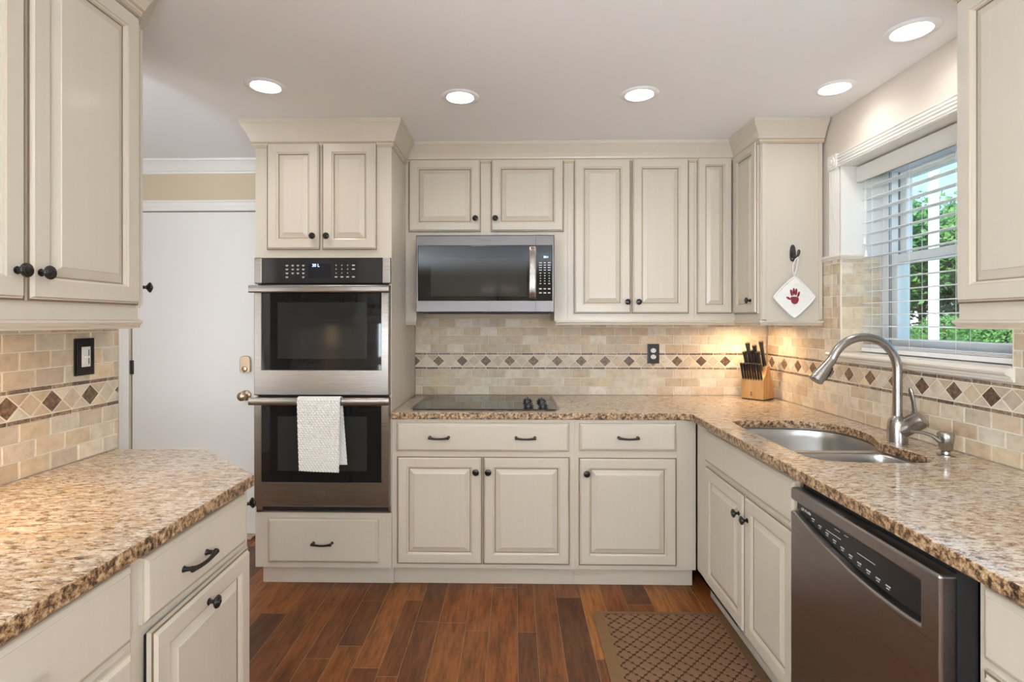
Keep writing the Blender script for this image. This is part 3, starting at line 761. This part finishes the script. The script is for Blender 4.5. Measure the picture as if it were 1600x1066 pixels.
# ================================================================== base cabinets back
BY = 2.745
def basecab(loc, rotz, W, label, depth=.60, toe=(0, None), zt=.878):
    t = thing('base_cabinet', label, 'cabinet', loc, rotz)
    MB().box(0, W, 0, depth, .105, zt).build('body', 'paint', t)
    MB().box(toe[0], toe[1] if toe[1] is not None else W, .055, .09, 0, .105).build('toe_kick', 'paint', t, bev=.001)
    return t
t = basecab((-.632, BY, 0), 0, .945, 'cream base cabinet under the cooktop with wide drawer and two doors')
d = panel(t, 'drawer', .026, .915, .712, .860, 'slab'); pull(d, .222, .073); pull(d, .665, .073)
d = panel(t, 'door', .029, .468, .132, .685); knob(d, .408, .480)
d = panel(t, 'door', .474, .918, .132, .685); knob(d, .026, .480)
t = basecab((.3135, BY, 0), 0, .620, 'cream base cabinet in the corner with one drawer and one door')
MB().box(.620, 1.28, .03, .60, .105, .878).build('corner_body', 'paint', t)
d = panel(t, 'drawer', .023, .516, .718, .860, 'slab'); pull(d, .247, .069)
d = panel(t, 'door', .020, .518, .131, .683); knob(d, .037, .476)

# right run, facing left. local x runs toward the camera
RX = .935
t = thing('sink_base_cabinet', 'cream sink base cabinet with false drawer front and two doors', 'cabinet', (RX, 2.744, 0), -PI / 2)
b = MB(); b.box(0, 1.012, 0, .02, .105, .878); b.box(0, .02, 0, .62, .105, .878); b.box(.992, 1.012, 0, .62, .105, .878); b.box(0, 1.012, 0, .64, .105, .12); b.build('body', 'paint', t)
MB().box(.05, 1.012, .055, .075, 0, .105).build('toe_kick', 'paint', t)
panel(t, 'false_drawer_front', .165, .982, .712, .858, 'slab')
d = panel(t, 'door', .168, .602, .132, .688); knob(d, .398, .470)
d = panel(t, 'door', .610, .982, .132, .688); knob(d, .034, .470)
t = thing('base_cabinet', 'cream base cabinet nearest the camera right of dishwasher', 'cabinet', (RX, 1.082, 0), -PI / 2)
MB().box(0, .90, 0, .62, .105, .878).build('body', 'paint', t); MB().box(0, .90, .055, .09, 0, .105).build('toe_kick', 'paint', t)
d = panel(t, 'drawer', .022, .62, .722, .862, 'slab'); pull(d, .185, .066)
d = panel(t, 'door', .022, .62, .132, .700); knob(d, .06, .49)

# dishwasher
t = thing('dishwasher', 'stainless steel dishwasher with black curved control panel under the granite', 'dishwasher', (.935, 1.7275, 0), -PI / 2)
DW = .598
MB().box(.004, .640, .0, .57, .09, .868).build('body', 'blackmat', t)
MB().box(.604, .640, -.012, .012, .09, .872).build('side_seal', 'blackmat', t)
MB().box(.01, .60, .06, .09, 0, .09).build('kick_plate', 'blackmat', t)
b = MB(); n = 24; zt_ = .852; ztb = .812
def arc(u): return .776 - .070 * math.sin(PI * min(1, u ** .75 * .62 + 0)) ** 1.0 if u < 1 else .72
def zc_(x_):  # lower lip of the control recess
    u = (x_ - .0) / .545; u = max(0, min(1, u)); return .778 - .062 * math.sin(u * PI * .62)
D0 = -.045
xs = [.0 + .545 * i / n for i in range(n + 1)]
def face_strip(zlo, zhi, y, mi=0):
    for i in range(n):
        ids = b.vs([(xs[i], y, zlo(xs[i])), (xs[i + 1], y, zlo(xs[i + 1])), (xs[i + 1], y, zhi(xs[i + 1])), (xs[i], y, zhi(xs[i]))]); b.face(ids, mi)
outl = [(0, .10), (.600, .10), (.600, zt_), (0, zt_), (0, ztb), (.545, ztb)] + [(xs[i], zc_(xs[i])) for i in range(n, -1, -1)]
b.prism(outl, 0, -D0, xf=lambda p: (p[0], -p[2], p[1]))
dd = b.build('door', 'steel_dark', t, bev=.007, seg=3)
b = MB()
face_strip(lambda q: zc_(q) + .0035, lambda q: ztb + .004, D0 + .022)
cp = b.build('control_panel', 'black', t, recalc=False)
b = MB()
for i in range(10):
    xx = .085 + i * .036; z_ = zc_(xx) + .020
    b.box(xx, xx + .015, D0 + .0205, D0 + .0218, z_, z_ + .003); b.box(xx + .002, xx + .012, D0 + .0205, D0 + .0218, z_ - .006, z_ - .004)
b.box(.16, .23, D0 + .0205, D0 + .0218, .774, .7755); b.box(.30, .37, D0 + .0205, D0 + .0218, .768, .7695); b.box(.20, .225, D0 + .0205, D0 + .0218, .793, .7945); b.box(.245, .262, D0 + .0205, D0 + .0218, .793, .7945)
b.build('markings', 'mark', cp)
text('GE Profile', .013, 'mark', cp, (.052, D0 + .0212, .790), (PI / 2, 0, 0), 'maker_lettering', shear=.3)

# ================================================================== left run
LX = -.83
t = thing('base_cabinet', 'cream left base cabinet with ajar door under the granite', 'cabinet', (LX, 1.135, 0), PI / 2)
MB().box(0, .490, 0, .635, .105, .878).build('body', 'paint', t); MB().box(0, .50, .055, .09, 0, .105).build('toe_kick', 'paint', t)
d = panel(t, 'drawer', .022, .468, .712, .860, 'slab'); pull(d, .180, .062)
d = panel(t, 'door', .030, .482, .132, .690); d.location = (.482 - .4515, -.0135, .132); d.rotation_euler = (0, 0, R(1.4)); knob(d, .215, .515)
MB().box(.04, .46, -.0030, -.0002, .14, .680).build('opening_shade', 'dark', t)  # dark sheet on the solid face, stands in for the shaded interior
t = thing('base_cabinet', 'cream left drawer cabinet nearest the camera', 'cabinet', (LX, .30, 0), PI / 2)
MB().box(0, .834, 0, .635, .105, .878).build('body', 'paint', t); MB().box(0, .834, .055, .09, 0, .105).build('toe_kick', 'paint', t)
d = panel(t, 'drawer', .02, .820, .700, .862, 'slab'); pull(d, .50, .070)
d = panel(t, 'drawer', .02, .820, .42, .675, 'slab'); pull(d, .40, .12)
d = panel(t, 'drawer', .02, .820, .132, .395, 'slab'); pull(d, .40, .12)
t = thing('angled_base_cabinet', 'cream angled end base cabinet with a knob, at the far end of left counter', 'cabinet', (LX, 1.626, 0), PI / 2)
b = MB(); b.prism([(0, 0), (.285, .285), (.285, .635), (0, .635)], .105, .878); b.build('body', 'paint', t)
b = MB(); b.prism([(0, .055), (.245, .30), (.245, .62), (0, .62)], 0, .105); b.build('toe_kick', 'paint', t)
d = panel(t, 'door', 0, .34, .132, .86); d.location = (.024, .024, .132); d.rotation_euler = (0, 0, PI / 4); knob(d, .030, .665)
# left uppers
UX = -1.150
t = thing('wall_cabinet', 'cream left wall cabinet with a pair of doors above the granite counter', 'cabinet', (UX, .835, 0), PI / 2)
MB().box(0, .768, 0, .305, 1.386, 2.36).build('body', 'paint', t)
d = panel(t, 'door', .010, .380, 1.432, 2.305); knob(d, .342, .068)
d = panel(t, 'door', .387, .755, 1.432, 2.305); knob(d, .026, .068)
t = thing('wall_cabinet', 'cream left wall cabinet closest to the camera', 'cabinet', (UX, .03, 0), PI / 2)
MB().box(0, .803, 0, .305, 1.386, 2.36).build('body', 'paint', t)
d = panel(t, 'door', .010, .397, 1.432, 2.305); knob(d, .36, .068)
d = panel(t, 'door', .403, .793, 1.432, 2.305); knob(d, .03, .068)
t = thing('angled_wall_cabinet', 'cream angled end wall cabinet with one knob beside the white door', 'cabinet', (UX, 1.603, 0), PI / 2)
b = MB(); b.prism([(0, 0), (.300, .300), (.300, .305), (0, .305)], 1.386, 2.36); b.build('body', 'paint', t)
d = panel(t, 'door', 0, .375, 1.425, 2.305, k=.9); d.location = (.022, .022, 1.425); d.rotation_euler = (0, 0, PI / 4); knob(d, .034, .067)
o = rail([(UX, .10), (UX, 1.603), (UX - .305, 1.908)], 'light_rail', 1.362, None); tag(o, 'cream light rail under the left wall cabinets', 'molding')
o = crown([(UX, .10), (UX, 1.603), (UX - .305, 1.908)], 'crown_molding', 2.315); tag(o, 'cream crown moulding over the left wall cabinets', 'molding')
# right near upper
t = thing('wall_cabinet', 'cream wall cabinet at right edge, nearest the window', 'cabinet', (1.290, 1.563, 0), -PI / 2)
MB().box(0, .80, 0, .310, 1.386, 2.36).build('body', 'paint', t)
panel(t, 'door', .006, .395, 1.434, 2.305); d = panel(t, 'door', .401, .790, 1.434, 2.305); knob(d, .03, .068)
rail([(.0, .30), (0, 0), (.80, 0)], 'light_rail', 1.362, t, side=1)
crown([(0, .31), (0, 0), (.80, 0)], 'crown_molding', 2.315, t, side=1)

# ================================================================== counters and sink
cut = smooth_loop([(1.015, 2.50), (1.05, 2.535), (1.20, 2.548), (1.34, 2.535), (1.445, 2.48), (1.490, 2.37), (1.478, 2.22), (1.425, 2.115), (1.412, 2.06), (1.432, 1.95), (1.430, 1.85),
                   (1.395, 1.795), (1.32, 1.782), (1.10, 1.795), (1.03, 1.825), (1.010, 1.90), (1.010, 2.20)], 2)
outer = [(-.630, 3.388), (-.630, 2.722), (.865, 2.722), (.897, 2.690), (.897, .20), (1.603, .20), (1.603, 3.388)]
o = curve_prism('countertop', [outer, cut[::-1]], .879, .914, ['granite', 'granite_edge'], bev=.004)
tag(o, 'L-shaped speckled tan granite countertop with sink, along back and right walls', 'countertop')
o = curve_prism('countertop', [[(-1.466, -.3), (-.795, -.3), (-.795, 1.610), (-1.120, 1.928), (-1.466, 1.928)]], .879, .914, ['granite', 'granite_edge'], bev=.004)
tag(o, 'speckled tan granite countertop with clipped corner on the left cabinets', 'countertop')
t = thing('kitchen_sink', 'double-bowl stainless steel undermount sink below the window', 'sink', (0, 0, 0))
big = smooth_loop([(1.005, 2.12), (1.005, 2.48), (1.03, 2.54), (1.20, 2.556), (1.35, 2.545), (1.455, 2.49), (1.500, 2.37), (1.488, 2.22), (1.44, 2.12), (1.35, 2.098), (1.04, 2.098)], 2)
small = smooth_loop([(1.002, 1.86), (1.002, 2.04), (1.03, 2.068), (1.25, 2.068), (1.38, 2.068), (1.42, 2.04), (1.440, 1.95), (1.438, 1.84), (1.40, 1.785), (1.32, 1.772), (1.08, 1.78), (1.02, 1.81)], 2)
def bowl(loop, depth, name):
    cx = sum(p[0] for p in loop) / len(loop); cy = sum(p[1] for p in loop) / len(loop); b = MB(); rs = []
    for s_, z_ in ((1.0, .874), (.985, .868), (.965, .84), (.95, .878 - depth + .03), (.92, .878 - depth + .010), (.86, .878 - depth), (.3, .874 - depth), (.12, .872 - depth)):
        rs.append([(cx + (p[0] - cx) * s_, cy + (p[1] - cy) * s_, z_) for p in loop])
    b.rings(rs, None, False, True, True); o = b.build(name, 'sinksteel', t, recalc=False)
    sd = o.modifiers.new('s', 'SOLIDIFY'); sd.thickness = .0015; sd.offset = 0
    b = MB(); b.lathe([(.045, .0), (.045, .003), (.035, .001), (.001, .001)], None, 24); b.build('drain', 'nickel', o, (cx, cy, .873 - depth))
bowl(big, .19, 'bowl'); bowl(small, .16, 'bowl')
fl_ = smooth_loop([(.985, 2.52), (1.03, 2.57), (1.20, 2.575), (1.36, 2.565), (1.475, 2.51), (1.52, 2.38), (1.505, 2.20), (1.46, 2.08), (1.465, 1.95), (1.455, 1.82), (1.40, 1.765), (1.32, 1.755), (1.05, 1.76), (.985, 1.80)], 1)
curve_prism('flange', [fl_, big[::-1], small[::-1]], .8735, .8775, ['sinksteel'], t)

# faucet
FX, FYy = 1.478, 2.075
t = thing('faucet', 'brushed nickel pull-down gooseneck faucet behind the sink', 'faucet', (FX, FYy, .914))
b = MB(); b.lathe([(.036, 0), (.036, .003), (.034, .005), (.0335, .06), (.031, .082), (.024, .098), (.017, .106)], None, 32)
b.build('base', 'nickel', t)
b = MB(); Rr = .128; zc0 = .28; pts = [(0, 0, .095), (0, 0, .2)]
for i in range(21):
    a_ = PI * i / 20 * .86; pts.append((-Rr + Rr * math.cos(a_), 0, zc0 + Rr * math.sin(a_)))
lx, _, lz = pts[-1]; tx, tz = -math.sin(PI * .86), math.cos(PI * .86)
tx, tz = -math.sin(PI * .86), math.cos(PI * .86)
pts.append((lx + tx * .015, 0, lz + tz * .015)); b.sweep(pts, .0162, 20, up=(0, 1, 0)); b.build('spout', 'nickel', t)
p0 = Vector(pts[-1]); dv = Vector((tx - .28, 0, tz)).normalized()
b = MB(); b.sweep([p0, p0 + dv * .004, p0 + dv * .03, p0 + dv * .07, p0 + dv * .100, p0 + dv * .104], [.0165, .017, .019, .0245, .027, .022], 24, up=(0, 1, 0))
sh = b.build('spray_head', 'nickel', t)
q = p0 + dv * .060; nrm = Vector((-dv.z, 0, dv.x)) * -1
b = MB(); b.sweep([p0 + dv * .032 + Vector((.0185, -.004, -.004)), p0 + dv * .062 + Vector((.021, -.004, -.006)), p0 + dv * .090 + Vector((.0235, -.004, -.008))], [.006, .009, .006], 12, flat=.6, up=(0, 1, 0)); b.build('spray_button', 'black', sh)
b = MB(); hd = Vector((.52, -.50, .60)).normalized(); o0 = Vector((0, 0, .042))
b.sweep([o0, o0 + hd * .045, o0 + hd * .060, o0 + hd * .063, o0 + hd * .098, o0 + hd * .101], [.031, .0325, .0325, .034, .034, .031], 28); hb = b.build('handle_body', 'nickel', t)
b = MB(); h0 = o0 + hd * .082 + Vector((-.012, 0, .024)); b.sweep([h0, h0 + Vector((-.008, -.004, .045)), h0 + Vector((-.018, -.006, .085)), h0 + Vector((-.022, -.006, .100))], [.010, .0085, .010, .006], 14, flat=.75); b.build('lever', 'nickel', hb)
t = thing('soap_dispenser', 'small brushed nickel soap pump right of the faucet', 'soap dispenser', (1.512, 1.888, .914))
b = MB(); b.lathe([(.026, 0), (.026, .003), (.014, .006), (.013, .014), (.019, .020), (.0245, .060), (.025, .074), (.021, .081), (.001, .083)], None, 24); b.build('pump_body', 'nickel', t)
b = MB(); b.sweep([(-.010, 0, .044), (-.024, .003, .052), (-.042, .008, .068), (-.070, .012, .077), (-.105, .018, .080)], [.009, .0085, .0070, .006, .005], 12); b.build('nozzle', 'nickel', t)

# ================================================================== cooktop
t = thing('cooktop', 'black glass electric cooktop set in the granite under the microwave', 'cooktop', (-.155, 3.055, .914))
MB().box(-.378, .378, -.262, .262, .001, .007).build('glass_top', 'cookglass', t, bev=.002)
for s_ in (-1, 1): MB().box(s_ * .378, s_ * .394, -.265, .265, .0005, .006).build('side_trim', 'steel', t, bev=.001)
for (cx, cy, rr_) in ((-.22, -.12, .10), (-.22, .14, .075), (.06, .14, .10), (.06, -.13, .075)):
    b = MB(); n = 48
    for r_ in (rr_,):
        rs = [[((r_ + d_) * math.cos(2 * PI * i / n) + cx, (r_ + d_) * math.sin(2 * PI * i / n) + cy, .0072) for i in range(n)] for d_ in (0, .0015)]
        b.rings(rs, None)
    b.build('burner_ring', 'grey', t)
for (kx, ky) in ((.233, -.190), (.312, -.190), (.233, -.020), (.312, -.020)):
    b = MB(); b.lathe([(.022, 0), (.022, .010), (.019, .018), (.017, .020), (.001, .020)], None, 24); b.box(-.004, .004, -.020, .020, .018, .030); b.box(-.028, .028, -.004, .004, .004, .010)
    b.build('control_knob', 'black', t, (kx, ky, .007), bev=.001)

# ================================================================== knife block
A = R(-50); KX, KY = 1.379, 3.251
t = thing('knife_block', 'light wooden knife block in the counter corner', 'knife block', (KX, KY, .914), A)
prof = [(0, .006), (.138, .006), (.080, .205), (.052, .198), (.030, .150), (.012, .138), (0, .112)]
b = MB(); b.rings([[(x_, y_, z_) for y_, z_ in prof] for x_ in (0, .134)], [0], True, True); b.build('block', 'blockwood', t, bev=.002)
MB().box(.004, .130, .004, .132, 0, .006).build('foot', 'blackmat', t)
b = MB()
for s_ in (-1, 1):
    b.sweep([(.062 + s_ * .005, -.0005, .022), (.062 + s_ * .003, -.0005, .040)], [.0025, .0022], 8, flat=.5); b.lathe([(.0025, 0), (.0025, .001), (.0005, .001)], lambda p, s_=s_: (.062 + s_ * .003 + p[0], -p[2], .045 + p[1]), 10)
b.build('maker_mark', 'bronze', t)
Rz = Matrix.Rotation(A, 4, 'Z')
def kw(x_, y_, z_): return Vector((KX, KY, .914)) + (Rz @ Vector((x_, y_, z_)))
ldir = Vector((-.02, -.26, .96)).normalized()
def knife(base, dr, ln, wd, lab, grp, butt='nickel', tk=1.0):
    o = thing('knife', lab, 'knife', base, A, grp)
    ux = Vector((0, 1, 0)) - dr * dr.y; ux.normalize()
    b = MB(); sec = smooth_loop([(-wd, -.0058 * tk), (wd, -.0058 * tk), (wd, .0058 * tk), (-wd, .0058 * tk)], 1)
    b.sweep([dr * .006, dr * .02, dr * ln * .5, dr * ln * .8, dr * ln], [.95, 1.0, .85, .95, 1.15], up=ux, sect=sec); b.build('handle', 'black', o)
    b = MB(); b.sweep([-dr * .045, dr * .006], [1, 1], up=ux, sect=[(-wd * .8, -.001), (wd * .8, -.001), (wd * .8, .001), (-wd * .8, .001)]); b.sweep([-dr * .001, dr * .007], 1.02, up=ux, sect=sec); b.build('blade', 'nickel', o)
    b = MB(); b.sweep([dr * ln, dr * (ln + .004)], 1.15, up=ux, sect=sec)
    b.build('butt_cap', butt, o)
    b = MB()
    for k_ in (.3, .55, .8):
        c_ = dr * ln * k_; b.sweep([c_ + Vector((-.0063, 0, 0)), c_ + Vector((.0063, 0, 0))], .0018, 8)
    b.build('rivets', 'nickel', o)
for i in range(8):
    knife(kw(.0115 + i * .0158, .005, .122), ldir, .098, .0078, 'black-handled steak knife in the front row of the knife block', 'steak knives in the block')
labs = ['large chef knife, rear left of the knife block', 'black-handled knife, rear middle of the knife block', 'black-handled knife, rear right of the knife block, tallest',
        'short black-handled knife, middle row left of the knife block', 'black-handled knife, middle row centre of the knife block', 'short black-handled knife, middle row right of the knife block']
for i, (x_, y_, z_, ln) in enumerate([(.030, .062, .198, .140), (.070, .062, .200, .125), (.112, .064, .202, .148), (.020, .040, .172, .115), (.062, .040, .172, .125), (.100, .040, .172, .118)]):
    knife(kw(x_, y_, z_), Vector((-.05, -.22, .97)).normalized(), ln, .0130, labs[i], 'large knives in the block', tk=1.75)

# ================================================================== anti-fatigue mat
t = thing('floor_mat', 'brown cushioned kitchen mat with quatrefoil pattern on the wood floor', 'mat', (0, 0, 0))
MX0, MX1, MY0, MY1 = .372, .985, 1.50, 2.535
def rrect(x0, x1, y0, y1, r_):
    p = []
    for cx, cy, a0 in ((x1 - r_, y1 - r_, 0), (x0 + r_, y1 - r_, 90), (x0 + r_, y0 + r_, 180), (x1 - r_, y0 + r_, 270)):
        for i in range(6): a_ = R(a0 + i * 18); p.append((cx + r_ * math.cos(a_), cy + r_ * math.sin(a_)))
    return p
b = MB(); rs = []
for ins_, z_ in ((0, .001), (.001, .004), (.045, .0165), (.05, .0170)):
    rs.append([(p[0], p[1], z_) for p in rrect(MX0 + ins_, MX1 - ins_, MY0 + ins_, MY1 - ins_, max(.008, .035 - ins_ * .4))])
b.rings(rs, [0, 0, 0], True, True, capm=1); b.build('base', ['matedge', 'matgroove'], t)
b = MB(); PX = .0700; n = 32
j = 0; y = MY1 - .035
while y > MY0 + .05:
    i = 0; x = MX0 + .05 + (PX / 2 if j % 2 else 0)
    while x < MX1 - .022:
        ring0 = []; ring1 = []; ring2 = []
        for k_ in range(n):
            a_ = 2 * PI * k_ / n; dq = abs((a_ % (PI / 2)) - PI / 4); r_ = min(.0231 / math.cos(dq) * (1 - .27 * math.exp(-(dq / .22) ** 2)), .0285)
            for rg, s_, z_ in ((ring0, 1, .0168), (ring1, .95, .0184), (ring2, .85, .0188)):
                rg.append((min(max(x + r_ * s_ * math.cos(a_), MX0 + .047), MX1 - .047), min(max(y + r_ * s_ * math.sin(a_), MY0 + .047), MY1 - .047), z_))
        b.rings([ring0, ring1, ring2], None, False, True, False)
        x += PX
    y -= PX / 2; j += 1
b.build('quatrefoil_pads', 'mat', t, recalc=False)

# ================================================================== window, blinds, outside
wn = struct(MB().build('window_1', 'vinyl') if False else (lambda b: b.build('window_1', 'vinyl', bev=.002))(
    (lambda b: (b.box(1.80, 1.90, WY0 - .01, WY0 + .045, 1.21, 2.15), b.box(1.80, 1.90, WY1 - .045, WY1 + .01, 1.21, 2.15), b.box(1.80, 1.90, WY0, WY1, 1.21, 1.262), b.box(1.80, 1.90, WY0, WY1, 2.10, 2.15), b)[-1])(MB())), 'white double-hung window over the sink')
def sash(x0, x1, z0, z1):
    b = MB(); a0, a1 = WY0 + .046, WY1 - .046; w_ = .038
    b.box(x0, x1, a0, a0 + w_, z0, z1); b.box(x0, x1, a1 - w_, a1, z0, z1); b.box(x0, x1, a0 + w_, a1 - w_, z0, z0 + w_); b.box(x0, x1, a0 + w_, a1 - w_, z1 - w_, z1)
    s_ = b.build('sash', 'vinyl', wn, bev=.002)
    MB().box((x0 + x1) / 2 - .002, (x0 + x1) / 2 + .002, a0 + w_ - .004, a1 - w_ + .004, z0 + w_ - .004, z1 - w_ + .004).build('pane', 'glass', s_)
sash(1.815, 1.845, 1.263, 1.70); sash(1.858, 1.888, 1.665, 2.10)
b = MB(); b.box(1.812, 1.8145, WY1 - .0462, WY1 - .045, 1.262, 2.10); b.box(1.848, 1.856, WY1 - .0462, WY1 - .045, 1.70, 2.10); b.box(1.803, 1.808, WY1 - .0465, WY1 - .045, 1.262, 2.10)
b.build('jamb_track', 'grey', wn)
t = thing('window_blind', 'white horizontal slat blind hanging in the window niche, slats open', 'blind', (1.715, 2.18, 2.140))
y0, y1 = 1.742 - 2.18, 2.622 - 2.18
b = MB(); b.rings([[(x_, yy, z_) for x_, z_ in [(-.040, -.082), (-.046, -.078), (-.046, -.010), (-.040, -.004), (-.034, -.004), (-.034, -.082)]] for yy in (y0, y1)], [0], True, True); b.box(-.034, .0, y1 - .006, y1, -.082, -.004); b.box(-.034, 0, y0, y0 + .006, -.082, -.004); b.build('valance', 'trim', t)
MB().box(-.025, .025, y0 + .008, y1 - .008, -.045, -.003).build('headrail', 'blind', t)
b = MB(); z_ = -.115
while z_ > -.872:
    b.rings([[(-.025, yy, z_ - .0015), (0, yy, z_ + .001), (.025, yy, z_ + .0005), (.025, yy, z_ + .0030), (0, yy, z_ + .0038), (-.025, yy, z_ + .0012)] for yy in (y0 + .01, y1 - .008)], [0], True, True)
    z_ -= .0555
b.build('slats', 'blind', t)
b = MB()
for k_ in range(3):
    zz = -.884 + k_ * .0048; b.box(-.025, .025, y0 + .01, y1 - .008, zz + .003, zz + .006)
b.box(-.026, .026, y0 + .01, y1 - .008, -.902, -.883); b.build('bottom_rail', 'blind', t)
b = MB()
for yy in (-.36, -.12, .12, .355):
    for xx in (-.027, .027): b.sweep([(xx, yy, -.05), (xx, yy, -.89)], .0009, 6)
b.build('ladder_cords', 'blind', t)
for yy, zz in ((.395, -.36), (.385, -.42)):
    b = MB(); b.sweep([(-.036, yy, -.07), (-.036, yy, zz)], .0012, 6); b.lathe([(.001, .034), (.005, .028), (.006, .014), (.010, .002), (.009, 0), (.001, -.001)], lambda p, yy=yy, zz=zz: (-.036 + p[0], yy + p[1], zz - .03 + p[2]), 14); b.build('pull_cord', 'white', t)

# outside
lawn = tag(MB().box(3.7, 70, -6, 80, .60, .70).build('lawn', 'grass'), 'green lawn outside the window', 'lawn'); lawn['kind'] = 'stuff'
pt = struct(MB().box(1.9, 3.69, -2, 5.2, -.099, .60).build('trim_7', 'concrete'), 'raised concrete porch outside window')
def column_(x_, y_, lab):
    q = thing('porch_column', lab, 'column', (x_, y_, .60))
    MB().box(-.028, .028, -.028, .028, .12, 2.3).build('shaft', 'trim', q, bev=.006); MB().box(-.04, .04, -.04, .04, 0, .12).build('plinth', 'trim', q, bev=.006); MB().box(-.04, .04, -.04, .04, 2.3, 2.4).build('capital', 'trim', q, bev=.006)
column_(3.52, 4.52, 'white square porch column outside the window, farther one')
column_(3.52, 2.75, 'white square porch column outside the window, nearer one')
# neighbouring wing with shuttered window seen at a slant through the glass
q = struct(MB().box(2.0, 3.30, 4.50, 4.65, .6, 3.0).build('wall_porch', 'trim'))
for xx in (2.98, 3.13, 3.25):
    MB().box(xx, xx + .05, 4.485, 4.50, .7, 2.9).build('dark_trim', 'grey', q)
for i, (hx_, hy_, r_) in enumerate([(11.2, 12.3, .72), (12.6, 13.2, .80), (16.2, 20.3, 1.05), (19.0, 22.4, 1.1)]):
    rd = random.Random(40 + i); b = MB()
    for k_ in range(2600):
        th = rd.random() * 2 * PI; ph = math.acos(rd.uniform(0, 1)); rr_ = r_ * rd.uniform(.78, 1.03) * (1 + .1 * math.sin(5 * th))
        c_ = Vector((rr_ * math.sin(ph) * math.cos(th), rr_ * math.sin(ph) * math.sin(th), rr_ * math.cos(ph) * .85))
        a_ = Vector((rd.uniform(-1, 1), rd.uniform(-1, 1), rd.uniform(-1, 1))).normalized() * .045; d_ = a_.orthogonal().normalized() * .025
        b.face(b.vs([c_ - a_, c_ + d_, c_ + a_, c_ - d_]))
    q = thing('shrub', ['low green shrub on the lawn, nearest to the porch', 'low green shrub on the lawn, second from the porch', 'bigger green shrub farther out on the lawn, left one', 'bigger green shrub farthest out on the lawn'][i], 'shrub', (hx_, hy_, .70), 0, 'shrubs on the lawn')
    b.build('foliage', 'leaf', q, recalc=False); MB().lathe([(.05, 0), (.04, r_ * .6)], None, 8).build('stem', 'bark', q)
for i, (hx_, hy_, r_, hh_) in enumerate([(25, 33, 3.9, 4.2), (32, 37, 4.2, 4.6), (19, 29, 3.6, 4.4), (31, 28.5, 4.0, 4.4), (41, 43, 4.6, 5.0), (23.5, 23.5, 3.0, 4.4), (38, 33, 4.0, 4.6)]):
    rd = random.Random(70 + i); b = MB()
    for k_ in range(11000):
        th = rd.random() * 2 * PI; ph = math.acos(rd.uniform(-1, 1)); rr_ = r_ * rd.uniform(.5, 1.05) * (1 + .14 * math.sin(4 * th + 3 * ph))
        c_ = Vector((rr_ * math.sin(ph) * math.cos(th), rr_ * math.sin(ph) * math.sin(th), hh_ + rr_ * math.cos(ph) * .95))
        a_ = Vector((rd.uniform(-1, 1), rd.uniform(-1, 1), rd.uniform(-1, 1))).normalized() * .17; d_ = a_.orthogonal().normalized() * .11
        b.face(b.vs([c_ - a_, c_ + d_, c_ + a_, c_ - d_]))
    q = thing('tree', 'leafy green tree beyond the lawn seen through the blinds', 'tree', (hx_, hy_, .70), 0, 'trees beyond the lawn')
    b.build('foliage', 'leaf', q, recalc=False); MB().lathe([(.2, 0), (.13, hh_)], None, 10).build('trunk', 'bark', q)

# ================================================================== chandelier in the dining end (mirrored in the microwave glass)
t = thing('chandelier', 'small lit chandelier in dining room, mirrored in microwave glass', 'chandelier', (-.30, -4.26, CEIL))
MB().lathe([(.06, -.001), (.055, -.02), (.01, -.03)], None, 20).build('canopy', 'bronze', t)
MB().lathe([(.006, -.03), (.006, -.48), (.03, -.52), (.045, -.56), (.02, -.62), (.001, -.65)], None, 16).build('stem', 'bronze', t)
for k_ in range(6):
    a_ = k_ * PI / 3; ca, sa = math.cos(a_), math.sin(a_); b = MB()
    b.sweep([(ca * r_, sa * r_, z_) for r_, z_ in ((.02, -.55), (.10, -.62), (.20, -.62), (.27, -.56), (.28, -.50))], .006, 8); ar = b.build('arm', 'bronze', t)
    MB().lathe([(.010, 0), (.010, .06)], None, 10).build('candle', 'white', ar, (ca * .28, sa * .28, -.50))
    MB().lathe([(.006, .06), (.013, .075), (.008, .10), (.001, .112)], None, 12).build('bulb', 'bulb', ar, (ca * .28, sa * .28, -.50))
